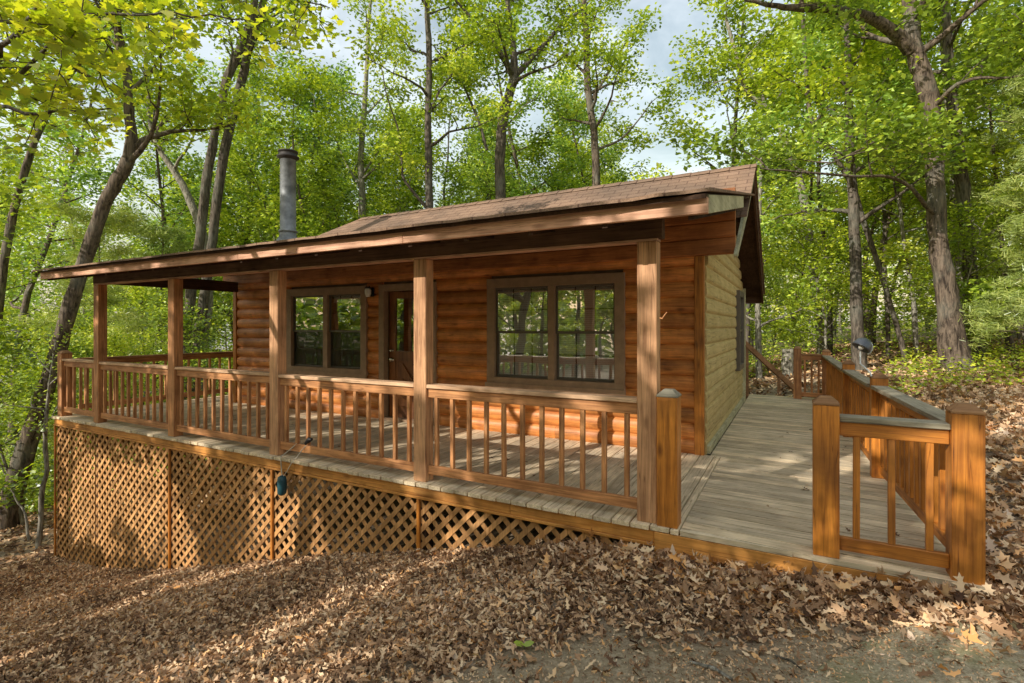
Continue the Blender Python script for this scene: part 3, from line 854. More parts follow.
WM = (M['grey_top'], M['stain_x'], M['stain_z'])
railing('walkway_railing', 'short front railing with three balusters between two orange newel posts on the ramp', (.266, 4.06, 0), (.834, 4.06, 0), 3, WM, 'walkway railings', .93, .045)
railing('walkway_railing', 'near section of the right walkway railing, from corner post to lamp post', (.91, 4.142, 0), (.765, 6.298, 0), 15, WM, 'walkway railings', .93, .05)
railing('walkway_railing', 'middle section of the right walkway railing, just beyond the lamp post', (.75, 6.442, 0), (.675, 8.448, 0), 14, WM, 'walkway railings', .93, .05)
railing('walkway_railing', 'far section of the right walkway railing running to the back corner', (.668, 8.592, 0), (.60, 12.418, 0), 24, WM, 'walkway railings', .93, .05)
railing('walkway_railing', 'short dark railing across the back end of the walkway', (.152, 12.5, 0), (.518, 12.5, 0), 3, SM, 'walkway railings', .95, .05)

# stair rail beyond the back edge
st_ = thing('stair_railing', 'dark sloping stair handrail going down behind the cabin at the back of the walkway', 'railing', (-1.2, 13.4, -.3))
pa, pb = at(739, 338, 12.3), at(797, 391, 12.3)
b = MB(); b.bar(pa, pb, .09, .11); b.build('handrail', M['cap_dark'], st_, .004)
for (u_, v_) in ((747, 346), (779, 375), (794, 389)):
    q = at(u_, v_, 12.3); b = MB(); b.box(q[0] - .035, q[0] + .035, q[1] - .035, q[1] + .035, gz(q[0], q[1]) - .1, q[2] - .04); b.build('rail_post', M['cap_dark'], st_)

# lamp on the middle newel
lamp = thing('bracket_lamp', 'grey dome lamp on curved white bracket at the middle walkway post', 'lamp', (.75, 6.35, 1.05))
p_n = Vector((.70, 6.34, 1.0)); dc = Vector(at(861.5, 347, 5.35))
b = MB(); b.tube([p_n, p_n + Vector((-.02, .0, .06)), p_n + Vector((-.06, .01, .10)), p_n + Vector((-.10, .02, .14)), dc + Vector((-.01, 0, -.05))], [.009] * 5, 8); b.build('bracket', M['white_arm'], lamp)
Mx = Matrix.Rotation(R(35), 4, 'Y') @ Matrix.Rotation(R(-15), 4, 'X')
b = MB(); b.lathe([(.0, .1), (.04, .094), (.075, .06), (.09, .0), (.092, -.014), (.085, -.014), (.065, .04), (.0, .08)], dc.x, dc.y, 20, True, Mx)
b.v = [(q[0], q[1], q[2] + dc.z) for q in b.v]; b.build('dome_shade', M['grey_dome'], lamp)
b = MB(); b.lathe([(.0, -.03), (.02, -.025), (.028, -.005), (.02, .02), (.0, .03)], dc.x, dc.y, 12, True, Mx); b.v = [(q[0], q[1], q[2] + dc.z) for q in b.v]; b.build('bulb', M['lamp_glass'], lamp)
b = MB(); arc = [dc + Vector((.085 * math.cos(R(a_)) + .01, 0, .085 * math.sin(R(a_)))) for a_ in range(-60, 70, 13)]; b.tube(arc, [.006] * len(arc), 6); b.build('yoke', M['white_arm'], lamp)

# small hook on the right roof post
hk = MB(); q = Vector(at(660, 318, 3.95)); hk.tube([q, q + Vector((.02, -.01, -.005)), q + Vector((.035, -.01, .02)), q + Vector((.055, -.01, .045))], [.006, .006, .005, .003], 6)
tag(hk.build('hook', M['rail_z']), 'small hook on the side of the rightmost roof post', 'hook')

# teal plug end hanging from the bottom rail
tq = thing('hanging_plug', 'teal cylinder hanging on a pale cord in front of the lattice', 'plug', (-5.14, 3.93, -.29))
b = MB(); b.lathe([(.0, -.41), (.03, -.405), (.05, -.38), (.052, -.24), (.045, -.20), (.02, -.185), (.0, -.18)], -5.14, 3.93, 16); b.build('plug_body', M['teal'], tq)
b = MB(); b.tube([(-5.14, 3.93, -.185), (-5.15, 3.925, -.05), (-5.16, 3.93, .03), (-5.14, 4.03, .085), (-5.05, 4.06, .17)], [.006] * 5, 6)
b.tube([(-5.12, 3.935, -.19), (-5.06, 3.94, -.12), (-4.98, 3.93, -.02), (-4.94, 3.97, .04), (-4.92, 4.03, .12), (-4.86, 4.08, .2)], [.005] * 6, 6); b.build('cord', M['cord'], tq)
b = MB(); b.tube([(-4.90, 4.06, .18), (-4.84, 4.06, .235), (-4.80, 4.06, .24)], [.02, .03, .016], 8); b.build('cord_clip', M['black'], tq)


# ------------------------------------------------------------------ ground
def axis(lo, hi, a, b, fine, grow=1.16):
    v = list(np.arange(a, b, fine)); s = fine
    x = b
    while x < hi: v.append(x); s *= grow; x += s
    v.append(hi); s = fine; x = a - fine; pre = []
    while x > lo: pre.append(x); s *= grow; x -= s
    pre.append(lo)
    return np.array(pre[::-1] + v)


gxs = axis(-220, 220, -13, 4, .11); gys = axis(-120, 260, 1.0, 8, .11)
GXm, GYm = np.meshgrid(gxs, gys)
GZm = ground_z(GXm, GYm)


def bare_mask(x, y):
    yl = np.interp(x, [-6, -3.2, -1.34, .03, 1.13, 3], [-.9, .95, 2.5, 3.36, 3.68, 3.8]) + .12 * np.sin(x * 5.1) + .07 * np.sin(x * 13 + 1)
    return np.clip((yl - y) / .35 + .5, 0, 1) * np.clip((y + 2.5) / 2, 0, 1) * np.clip((x + 6) / 3, 0, 1) * np.clip((6 - x) / 2, 0, 1)


nx_, ny_ = len(gxs), len(gys)
ii = np.arange((ny_ - 1) * (nx_ - 1)); r_, c_ = ii // (nx_ - 1), ii % (nx_ - 1)
q0 = r_ * nx_ + c_; quads = np.stack([q0, q0 + 1, q0 + 1 + nx_, q0 + nx_], 1)
vs = np.stack([GXm.ravel(), GYm.ravel(), GZm.ravel()], 1)
me = np_mesh('ground', vs, quads.ravel(), np.arange(len(quads)) * 4, np.full(len(quads), 4), True)
a = me.attributes.new('bare', 'FLOAT', 'POINT'); a.data.foreach_set('value', bare_mask(GXm, GYm).ravel().astype(np.float32))
me.materials.append(M['ground'])
go = link(bpy.data.objects.new('ground', me)); go['kind'] = 'structure'

# mossy stone slab at the lower right
sl = MB(); nn = 46; mm = 26; rg = np.random.default_rng(5)
outl = lambda x: 2.95 + .50 * (1 - math.exp(-max(0, x - .2) * 9.0)) + .38 * min(1, max(0, x - .3) / .9) + .012 * math.sin(x * 7) + .012 * math.sin(x * 23)
vs = []
for j in range(mm + 1):
    for i in range(nn + 1):
        x = .1 + 3.0 * i / nn; ye = outl(x); t = j / mm; y = ye - 2.4 * (1 - (1 - t) ** 1.0) * 1.0
        y = ye - 2.4 * t ** 1.6; x += .05 - .9 * t + .03 * math.sin(t * 17) * max(0, 1 - i / 6)
        edge = min(1, t * 14) * min(1, i / 1.5)
        z = gz(x, y) + .004 + .026 * math.sqrt(edge) + .008 * math.sin(x * 6 + y * 3) * edge
        if t == 0: z -= .05
        z -= .034 * max(0, 1 - i / 12.0) ** 1.5 + .012 * max(0, 1 - i / 14.0) * (math.sin(y * 13 + x * 5) + math.sin(y * 29 - x * 11))
        vs.append((x, y, z))
sl.add(vs, [(j * (nn + 1) + i, j * (nn + 1) + i + 1, (j + 1) * (nn + 1) + i + 1, (j + 1) * (nn + 1) + i) for j in range(mm) for i in range(nn)], True)
tag(sl.build('stone_slab', M['slab']), 'flat mossy stone slab edged by dead leaves in the lower right foreground', 'slab')


# ------------------------------------------------------------------ leaves
OAK = np.array([(0, -.52), (.05, -.42), (.1, -.3), (.3, -.27), (.13, -.13), (.16, -.02), (.4, .05), (.17, .15), (.17, .24), (.3, .36), (.1, .38), (0, .52),
                (-.1, .38), (-.3, .36), (-.17, .24), (-.17, .15), (-.4, .05), (-.16, -.02), (-.13, -.13), (-.3, -.27), (-.1, -.3), (-.05, -.42)])
OVAL = np.array([(0, -.5), (.2, -.2), (.22, .1), (0, .5), (-.22, .1), (-.2, -.2)])
OAK[:, 0] *= .8
DIAM = np.array([(0, -.5), (.3, -.02), (0, .5), (-.3, -.02)])
MAPLE = np.array([(0, -.45), (.12, -.3), (.38, -.36), (.3, -.12), (.52, .08), (.26, .14), (.2, .3), (0, .55), (-.2, .3), (-.26, .14), (-.52, .08), (-.3, -.12), (-.38, -.36), (-.12, -.3)])
NEEDLE = np.array([(-.03, -.5), (.03, -.5), (.0, .5)])


def leaf_mesh(name, cen, size, shape, rng, tilt=.6, curl=.15, shade=None, axis_dir=None, fold=0.0):
    n = len(cen); k = len(shape)
    yaw = rng.uniform(0, 2 * math.pi, n)
    nrm = rng.normal(0, tilt, (n, 3)); nrm[:, 2] = 1.0
    nrm /= np.linalg.norm(nrm, axis=1)[:, None]
    if axis_dir is None:
        a = np.stack([np.cos(yaw), np.sin(yaw), np.zeros(n)], 1)
        a -= nrm * (a * nrm).sum(1)[:, None]; a /= np.linalg.norm(a, axis=1)[:, None]
    else:
        a = axis_dir / np.linalg.norm(axis_dir, axis=1)[:, None]
        rnd = rng.normal(0, 1, (n, 3)); nrm = np.cross(a, rnd); nrm /= np.linalg.norm(nrm, axis=1)[:, None] + 1e-9
    b = np.cross(nrm, a)
    sx = shape[:, 0]; sy = shape[:, 1]
    cu = rng.normal(0, curl, n)[:, None]; cu2 = rng.normal(0, curl, n)[:, None]
    fo = fold if np.isscalar(fold) else np.asarray(fold)[:, None]
    hz = cu * 3.2 * (sy[None] ** 2) + cu2 * 5 * (sx[None] ** 2) + fo * np.abs(sx)[None]
    V = cen[:, None] + (b[:, None] * sx[None, :, None] + a[:, None] * sy[None, :, None] + nrm[:, None] * hz[:, :, None]) * size[:, None, None]
    if shade is None: shade = rng.uniform(0, 1, n)
    return np_mesh(name, V.reshape(-1, 3), np.arange(n * k), np.arange(n) * k, np.full(n, k), False, shade)


# dead leaves over the ground
OAK2 = OAK * np.array([.72, 1.12]); OAK2[4:8, 0] *= 1.2
rng = np.random.default_rng(11)


def litter(name, n, xr, yr_, size, keep, lift, shape=OAK, curl=.16, tilt=.5, label=None):
    x = rng.uniform(*xr, n); y = rng.uniform(*yr_, n)
    pr = keep(x, y); m_ = rng.uniform(0, 1, n) < pr; x, y = x[m_], y[m_]
    z = ground_z(x, y) + .008 + np.abs(rng.normal(0, lift, len(x)))
    z = z + .03 * ((x > .05) & (x < 2.9) & (y < 2.93 + .5 * (1 - np.exp(-np.clip(x - .2, 0, 9) * 9.0)) + .38 * np.clip((x - .3) / .9, 0, 1)))
    sh = np.clip(rng.beta(1.6, 1.9, len(x)) + .12 * np.sin(x * 2.1) * np.sin(y * 2.7), 0, 1)
    s = rng.uniform(.65, 1.25, len(x)) * size
    me_ = leaf_mesh(name, np.stack([x, y, z], 1), s, shape, rng, tilt, curl, sh, None, rng.normal(0, .55, len(x)))
    me_.materials.append(LITTER)
    o = link(bpy.data.objects.new(name, me_)); o['kind'] = 'stuff'
    o['label'] = label; o['category'] = 'dead leaves'
    return o


def off_deck(x, y):
    ok = np.ones_like(x)
    ok[(x > -11.0) & (x < 1.02 - .045 * (y - 4)) & (y > 4.03) & (y < 12.8)] = 0
    ok[(x > .05) & (x < 2.9) & (y < 2.93 + .5 * (1 - np.exp(-np.clip(x - .2, 0, 9) * 9.0)) + .38 * np.clip((x - .3) / .9, 0, 1))] *= .35
    return ok


def k_front(x, y):
    b = bare_mask(x, y)
    pile = np.exp(-((y - 3.75) / .3) ** 2) * np.clip((x + 2.8) / 1, 0, 1)
    return np.clip((1 - b) * (.45 + .45 * np.sin(x * 1.9 + 2) * np.sin(y * 2.3)) + .035 + pile * .7, 0, 1) * off_deck(x, y)


SHARD = np.array([(0, -.5), (.16, -.3), (.2, .05), (.07, .2), (.1, .36), (0, .5), (-.13, .25), (-.1, .05), (-.22, -.12)])
k_fine = lambda x, y: np.clip((1 - bare_mask(x, y)) * .95 + .10, 0, 1) * off_deck(x, y)
litter('leaf_crumbs', 90000, (-11.5, 2.4), (1.3, 4.4), .05, k_fine, .012, SHARD, .3, .8, label='broken brown leaf crumbs between the larger leaves in front of the deck')
litter('leaf_litter', 30000, (-12.5, 2.6), (1.2, 4.6), .066, k_front, .018, OAK2, .3, .6, label='brown dead oak leaves covering the ground in front of the deck')
k_bare = lambda x, y: bare_mask(x, y) * np.where(y > 3.9, 0, 1) * (.35 + .65 * np.clip(np.sin(x * 4.1 + y) * np.sin(y * 5.3 - x) + .6, 0, 1))
litter('grit', 60000, (-4.5, 2.6), (1.3, 3.9), .017, k_bare, .003, SHARD, .3, .5, label='fine bark and leaf debris on the bare dirt')
k_drift = lambda x, y: np.exp(-((y - (3.74 + .04 * np.sin(x * 4))) / .2) ** 2) * np.clip((x + 2.2) / .8, 0, 1) * off_deck(x, y)
litter('leaf_drift', 4200, (-2.4, 2.4), (3.2, 4.02), .10, k_drift, .03, OAK2, .3, .8, 'larger curled oak leaves drifted against the rim board of the ramp')
litter('leaf_drift', 2300, (-2.4, 2.4), (3.2, 4.02), .092, k_drift, .04, OAK, .35, .9, 'lobed oak leaves on top of the drift along the ramp')
litter('leaf_drift', 4200, (-2.4, 2.4), (3.2, 4.02), .07, k_drift, .035, SHARD, .35, .9, 'broken leaf pieces in the drift along the ramp')
k_bank = lambda x, y: off_deck(x, y) * np.clip(1.1 - .05 * (y - 4), .3, 1)
litter('leaf_bank', 26000, (.6, 7.5), (3.4, 16), .13, k_bank, .03, OAK, .2, .6, 'dead leaves covering the bank to the right of the walkway')
k_left = lambda x, y: np.where((x > -11.2) & (y > 3.9), 0, .9)
litter('leaf_floor', 22000, (-26, -10.5), (1.5, 16), .13, k_left, .02, OVAL, .15, .5, 'dead leaves on the lower woodland floor left of the deck')
k_back = lambda x, y: np.ones_like(x)
litter('leaf_slope', 16000, (-6, 10), (12.9, 30), .17, k_back, .02, OVAL, .15, .5, 'dead leaves on the woodland slope behind the cabin')


xd = np.concatenate([rng.uniform(-.6, .6, 16), rng.uniform(-9, -1.5, 40), rng.uniform(.1, .8, 10)]); yd = np.concatenate([rng.uniform(4.3, 11, 16), rng.uniform(4.2, 6.3, 40), rng.uniform(4.2, 6, 10)])
me_ = leaf_mesh('blown_leaves', np.stack([xd, yd, np.full(len(xd), .012)], 1), rng.uniform(.035, .085, len(xd)), OAK, rng, .3, .3, rng.uniform(0, .8, len(xd)), None, rng.normal(0, .4, len(xd)))
me_.materials.append(LITTER); o = link(bpy.data.objects.new('blown_leaves', me_)); o['kind'] = 'stuff'; o['label'] = 'few dead leaves blown onto the deck boards'; o['category'] = 'dead leaves'


# ------------------------------------------------------------------ trees
def polypoint(pts, t):
    n = len(pts) - 1; f = min(max(t, 0), .9999) * n; i = int(f); w = f - i
    return pts[i] * (1 - w) + pts[i + 1] * w


class Tree:
    def __init__(s, seed):
        s.rng = np.random.default_rng(seed); s.mb = MB(); s.cl = []; s.axd = []

    def limb(s, p, d, length, r, droop=.0, up=.15, sides=6, seg=6, twigs=4, wig=.18, spread=.45, depth=0):
        pts = [np.array(p, float)]; d = np.array(d, float); d /= np.linalg.norm(d)
        for i in range(seg):
            d = d + s.rng.normal(0, wig, 3) + np.array([0, 0, up - droop * i / seg]); d /= np.linalg.norm(d)
            pts.append(pts[-1] + d * length / seg)
        rad = [max(.005, r * (1 - .88 * (i / seg) ** .8)) for i in range(seg + 1)]
        s.mb.tube(pts, rad, sides, False)
        if depth == 0:
            for j in range(twigs):
                t = .3 + .7 * (j + s.rng.uniform(0, 1)) / twigs
                q = polypoint(pts, t); dd = pts[-1] - pts[0]; dd /= np.linalg.norm(dd)
                side = np.cross(dd, s.rng.normal(0, 1, 3)); side /= np.linalg.norm(side) + 1e-6; side[2] *= .5
                s.limb(q, dd * .6 + side * .9, length * spread * s.rng.uniform(.6, 1.1), max(.006, r * (1 - t) * .6 + .006), 0, .08, 4, 4, 0, .22, depth=1)
            s.cl.append(pts[-1]); s.cl.append(polypoint(pts, .85))
        else:
            for t in (.45, .75, 1.0): s.cl.append(polypoint(pts, t))

    def crown(s, pts, rads, n, t0, length, up0=.5, twigs=4, droop=.12, az0=0, elev_top=1.1, prof=None, rscale=.55):
        for i in range(n):
            u = (i + s.rng.uniform(.1, .9)) / n; t = t0 + (1 - t0) * u
            p = polypoint(pts, t); r = float(np.interp(t, np.linspace(0, 1, len(rads)), rads))
            az = az0 + i * 2.399 + s.rng.uniform(-.5, .5)
            el = up0 + (elev_top - up0) * u ** 1.5 + s.rng.uniform(-.15, .2)
            L_ = length * (1 - .45 * u) * s.rng.uniform(.75, 1.2)
            if prof: L_ *= prof(u)
            s.limb(p, (math.cos(az) * math.cos(el), math.sin(az) * math.cos(el), math.sin(el)), L_, max(.02, r * rscale), droop, .06, twigs=twigs)

    def leaves(s, name, per, sd, size, shape, tilt=.7, flat=.6, curl=.12, fold=.15):
        cl = np.array(s.cl); n = len(cl) * per
        cen = np.repeat(cl, per, 0)
        shc = np.repeat(s.rng.uniform(0, 1, len(cl)), per)
        off = np.clip(s.rng.normal(0, 1, (n, 3)), -1.5, 1.5) * np.array([sd, sd, sd * flat]); cen = cen + off
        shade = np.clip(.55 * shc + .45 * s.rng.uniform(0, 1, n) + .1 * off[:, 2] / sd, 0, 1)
        return leaf_mesh(name, cen, s.rng.uniform(.6, 1.3, n) * size, shape, s.rng, tilt, curl, shade, None, fold)

    def needles(s, name, per, sd, size):
        cl = np.array(s.cl); n = len(cl) * per
        cen = np.repeat(cl, per, 0) + s.rng.normal(0, 1, (n, 3)) * np.array([sd, sd, sd * .5])
        ax = s.rng.normal(0, 1, (n, 3)); ax[:, 2] = ax[:, 2] * .6 + .25
        shc = np.repeat(s.rng.uniform(0, 1, len(cl)), per)
        return leaf_mesh(name, cen, s.rng.uniform(.7, 1.3, n) * size, np.array([(-.05, -.5), (.05, -.5), (.03, .5), (-.03, .5)]), s.rng, .5, .05, np.clip(.5 * shc + .5 * s.rng.uniform(0, 1, n), 0, 1), ax)

    def finish(s, root, leafme, leafmat, barkmat, crown_name='crown'):
        off = ORIG[root.name]
        o = s.mb.build('trunk', barkmat, root)
        leafme.materials.append(leafmat)
        leafme.transform(Matrix.Translation(-off))
        c = bpy.data.objects.new(crown_name, leafme); link(c, root)
        return root


def smooth_path(P, W, sub=4, jit=.0, seed=0):
    P = [np.array(p) for p in P]; n = len(P); rg_ = np.random.default_rng(seed); o = []; w = []
    for i in range(n - 1):
        p0, p1, p2, p3 = P[max(i - 1, 0)], P[i], P[i + 1], P[min(i + 2, n - 1)]
        for k in range(sub):
            t = k / sub
            q = .5 * ((2 * p1) + (-p0 + p2) * t + (2 * p0 - 5 * p1 + 4 * p2 - p3) * t * t + (-p0 + 3 * p1 - 3 * p2 + p3) * t ** 3)
            o.append(q + rg_.normal(0, jit, 3)); w.append(W[i] * (1 - t) + W[i + 1] * t)
    o.append(P[-1]); w.append(W[-1])
    return o, w


def hero(path, d, label, name='forest_tree', cat='tree', bark=BARK, leaf=LEAF_G, seed=1, n=10, t0=.45, length=3.0, per=26, sd=.34, size=.165, shape=DIAM, twigs=4, extra=(), group=None, up0=.35, flare=1.25, sides=12, root_down=True, dd=0.0, flat=.55, tilt=.7):
    """a tree whose trunk follows the line read off the photo: rows (u, v, width px)"""
    P = [at(u, v, d + dd * i / max(1, len(path) - 1)) for i, (u, v, w) in enumerate(path)]
    Wd = [w / 2 * d / F * math.cos(math.atan((u - 512) / F)) for (u, v, w) in path]
    b0 = P[0]; g0 = gz(b0[0], b0[1])
    if root_down and b0[2] > g0 - .1:                 # carry the stem down into the ground
        e = np.array(b0) - np.array(P[1]); e = e / max(.05, abs(e[2])) * (b0[2] - g0 + .15); e[:2] = np.clip(e[:2], -1.5, 1.5)
        P.insert(0, (b0[0] + e[0] * .5, b0[1] + e[1] * .5, g0 - .12)); Wd.insert(0, Wd[0] * flare)
    root = thing(name, label, cat, (P[0][0], P[0][1], gz(P[0][0], P[0][1])), 0, group)
    pts, rad = smooth_path(P, Wd, 4, Wd[len(Wd) // 2] * .06, seed)
    t = Tree(seed)
    lump = t.rng.uniform(.9, 1.1, (len(pts), sides))
    t.mb.tube(pts, rad, sides, True, lambda i, k: lump[i, k])
    t.crown(pts, rad, n, t0, length, up0=up0, twigs=twigs)
    for (pth, w0, lv) in extra:                       # limbs read off the photo
        Q = [np.array(at(u, v, d + q)) for (u, v, q) in pth]
        qp, qr = smooth_path(Q, [max(.008, w0 / 2 * d / F * (1 - .8 * i / (len(Q) - 1))) for i in range(len(Q))], 3, .01, seed + 5)
        t.mb.tube(qp, qr, 7, False)
        for j in range(lv):
            s_ = .25 + .75 * (j + t.rng.uniform(0, 1)) / lv; q = polypoint(qp, s_)
            dv = t.rng.normal(0, 1, 3); dv[2] = abs(dv[2]) * .5 + .1
            t.limb(q, dv, length * .45 * t.rng.uniform(.6, 1.1), .02, .1, .05, 5, 5, 3)
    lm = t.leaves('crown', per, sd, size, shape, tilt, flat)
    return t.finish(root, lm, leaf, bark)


hero([(6, 530, 30), (14, 490, 25), (26, 450, 23), (36, 420, 21), (55, 360, 19), (72, 300, 17), (90, 245, 16), (104, 205, 15), (122, 172, 15), (131, 150, 14), (129, 105, 11), (127, 72, 10), (117, 25, 9), (112, -60, 8), (118, -170, 5)], 13,
     'thick crooked tree leaning right at the left, one side limb stretching above the roof', bark=BARK_R, leaf=LEAF_Y, seed=21, n=9, t0=.62, length=3.2,
     extra=[([(134, 148, 0), (148, 138, .1), (165, 133, .2), (185, 130, .3), (211, 130, .5), (235, 122, .8)], 7, 4), ([(117, 30, 0), (100, 10, -.3), (85, -20, -.6)], 5, 3)])
hero([(-14, 420, 11), (-4, 330, 11), (8, 240, 10), (21, 183, 9), (40, 130, 8), (63, 84, 7), (82, 58, 6), (100, 15, 5), (112, -50, 4), (120, -120, 3)], 16,
     'slender brown tree leaning right at the far left edge', bark=BARK_R, leaf=LEAF_G, seed=22, n=9, t0=.6, length=2.6)
hero([(180, 470, 13), (185, 353, 12), (191, 290, 11), (200, 240, 10), (207, 176, 10), (218, 123, 9), (228, 77, 9), (246, 35, 8), (255, 0, 7), (262, -60, 6), (266, -140, 3)], 17,
     'left one of three close trunks behind the left end of the porch', leaf=LEAF_G, seed=23, n=10, t0=.6, length=3.0, group='three close trunks behind the porch')
hero([(190, 470, 13), (197, 353, 12), (206, 285, 11), (212, 240, 10), (225, 151, 10), (242, 81, 9), (251, 39, 8), (264, 0, 7), (272, -60, 5), (276, -140, 3)], 17.8,
     'middle one of three close trunks behind the left end of the porch', leaf=LEAF_Y, seed=24, n=9, t0=.62, length=3.0, group='three close trunks behind the porch')
hero([(196, 470, 13), (201, 352, 12), (208, 300, 11), (203, 240, 10), (195, 212, 9), (185, 190, 8), (172, 168, 7), (160, 150, 6), (150, 120, 5), (146, 60, 4), (140, 0, 3)], 18.6,
     'right one of three close trunks, bending left above the porch roof', bark=BARK_P, leaf=LEAF_G, seed=25, n=8, t0=.6, length=2.6, group='three close trunks behind the porch')
hero([(497, 330, 11), (498, 260, 11), (500, 197, 10), (500, 151, 10.5), (503, 119, 10), (510, 91, 9), (514, 78, 9), (513, 46, 6), (507, 0, 5), (503, -50, 3)], 20,
     'dark forked tree rising behind the middle of the roof', bark=BARK, leaf=LEAF_Y, seed=26, n=9, t0=.62, length=3.0,
     extra=[([(513, 76, 0), (503, 58, -.1), (491, 39, -.3), (479, 26, -.5), (462, 8, -.8), (440, -20, -1)], 7, 5), ([(514, 76, 0), (524, 67, .1), (535, 54, .2), (551, 37, .4), (565, 21, .6), (584, 8, .8), (600, -20, 1)], 7, 5),
            ([(487, 150, .2), (478, 120, .1), (462, 82, 0), (445, 60, -.2), (430, 42, -.4)], 3.5, 4)])
hero([(426, 330, 9), (429, 204, 8), (428, 133, 7), (429, 53, 6), (427, 0, 5), (430, -80, 3)], 19, 'straight dark tree behind the left half of the roof', leaf=LEAF_G, seed=27, n=11, t0=.45, length=2.8,
     extra=[([(426, 207, 0), (412, 190, -.2), (403, 176, -.3), (400, 140, -.3), (386, 91, -.4), (378, 50, -.5)], 3.5, 5), ([(430, 110, 0), (440, 90, 0), (455, 70, 0), (470, 40, 0)], 3, 4)])
hero([(597, 330, 9), (596, 183, 8), (594, 133, 7), (588, 88, 7), (586, 35, 6), (584, 0, 5), (586, -70, 3)], 21, 'straight leafy tree behind the right half of the roof', bark=BARK_R, leaf=LEAF_G, seed=28, n=13, t0=.4, length=3.0,
     extra=[([(592, 100, 0), (604, 80, .2), (618, 55, .4), (627, 40, .5)], 4, 5), ([(596, 150, 0), (620, 140, .3), (640, 118, .5), (652, 100, .6)], 3, 4)])
hero([(362, 330, 8), (362, 211, 7), (361, 158, 6.5), (365, 100, 5), (368, 40, 4), (372, -30, 2)], 24, 'pale barked slim tree behind the left of the roof', bark=BARK_P, leaf=LEAF_G, seed=29, n=10, t0=.4, length=2.6,
     extra=[([(362, 190, 0), (350, 170, 0), (340, 150, 0), (330, 120, 0)], 3, 3), ([(362, 175, 0), (376, 155, 0), (388, 135, 0)], 3, 3)])
hero([(820, 330, 9), (806, 210, 9), (789, 151, 8.5), (775, 119, 7.5), (757, 100, 6), (745, 88, 5), (738, 60, 4), (726, 20, 3)], 20, 'pale tree leaning left beyond the right end of the roof', bark=BARK_P, leaf=LEAF_Y, seed=30, n=8, t0=.5, length=2.8,
     extra=[([(777, 122, 0), (766, 105, 0), (750, 72, .2), (738, 60, .4), (722, 45, .6)], 4, 4)])
hero([(958, 378, 44), (954, 350, 33), (951, 330, 28), (949, 308, 25), (944, 273, 23), (938, 238, 20), (935, 176, 20), (931, 105, 21), (921, 70, 20), (912, 30, 17), (908, -30, 15), (905, -130, 10), (905, -240, 5)], 13.5,
     'massive rough barked oak standing on the bank right of the cabin', bark=BARK_R, leaf=LEAF_G, seed=31, n=9, t0=.68, length=3.8, per=26, sides=16,
     extra=[([(912, 50, 0), (903, 40, -.1), (891, 30, -.2), (870, 18, -.5), (831, 9, -.9), (800, 8, -1.2), (778, 6, -1.4), (745, 0, -1.6)], 15, 6), ([(937, 215, 0), (925, 205, -.3), (912, 188, -.6), (890, 177, -1), (860, 176, -1.3), (800, 172, -1.8), (760, 168, -2.2)], 5, 5),
            ([(935, 180, 0), (915, 134, -.5), (895, 132, -.8), (870, 145, -1.2), (842, 158, -1.6), (820, 168, -1.8)], 4, 4), ([(932, 110, 0), (950, 90, -.6), (975, 78, -1), (1010, 78, -1.5), (1040, 70, -2)], 5, 4)])
hero([(980, 378, 18), (975, 330, 16), (970, 270, 15), (964, 200, 15), (958, 150, 15), (951, 85, 12), (947, 30, 10), (945, -60, 8), (945, -200, 4)], 15.5,
     'second dark trunk just right of the massive oak', bark=BARK, leaf=LEAF_G, seed=32, n=10, t0=.6, length=3.2)
hero([(862, 390, 17), (857, 330, 14), (855, 255, 12), (853, 200, 11), (850, 140, 9), (848, 60, 7), (846, -40, 5)], 15, 'mottled straight tree behind the lamp on the right railing', bark=BARK, leaf=LEAF_D, seed=33, n=12, t0=.4, length=2.6)
hero([(909, 380, 7), (901, 340, 6), (891, 308, 6), (880, 269, 6), (863, 220, 6), (852, 185, 5.5), (830, 150, 5), (812, 123, 5), (806, 70, 4.5), (803, 18, 4), (800, -50, 3)], 16, 'thin leaning tree curving left over the walkway end', bark=BARK, leaf=LEAF_Y, seed=34, n=9, t0=.5, length=2.4,
     extra=[([(815, 126, 0), (825, 105, 0), (838, 78, 0), (846, 60, 0), (848, 30, 0)], 3.5, 4)])
hero([(917, 380, 6), (914, 308, 5.5), (905, 250, 4.5), (898, 190, 4), (890, 120, 3), (885, 60, 2)], 17, 'thin pale sapling left of the massive oak', bark=BARK_P, leaf=LEAF_G, seed=35, n=9, t0=.4, length=1.9)
hero([(887, 380, 5), (888, 330, 5), (885, 270, 4.5), (884, 200, 4), (880, 120, 3)], 18, 'very thin upright sapling behind the right railing', bark=BARK, leaf=LEAF_G, seed=36, n=9, t0=.35, length=1.9)
hero([(38, 550, 7), (41, 520, 6), (42, 490, 6), (47, 470, 5), (45, 440, 5), (47, 410, 4), (51, 375, 3), (56, 340, 2)], 9.8, 'thin crooked sapling beside the left deck corner', name='sapling', bark=BARK_P, leaf=LEAF_G, seed=37, n=6, t0=.6, length=.9, per=9, sd=.2, size=.07, twigs=3, extra=[([(30, 540, 0), (25, 515, 0), (15, 498, 0), (11, 488, 0)], 3, 0)])
hero([(758, 392, 7), (759, 370, 7), (758, 330, 6), (757, 270, 5), (760, 200, 4), (762, 120, 3)], 17, 'slim mottled tree behind the stair rail', bark=BARK_P, leaf=LEAF_G, seed=38, n=9, t0=.35, length=2.0)
hero([(1034, 380, 9), (1030, 350, 8), (1022, 330, 7), (1005, 310, 6), (990, 298, 4)], 14, 'leaning broken trunk at the right edge', bark=BARK_P, leaf=LEAF_G, seed=39, n=2, t0=.8, length=.6)
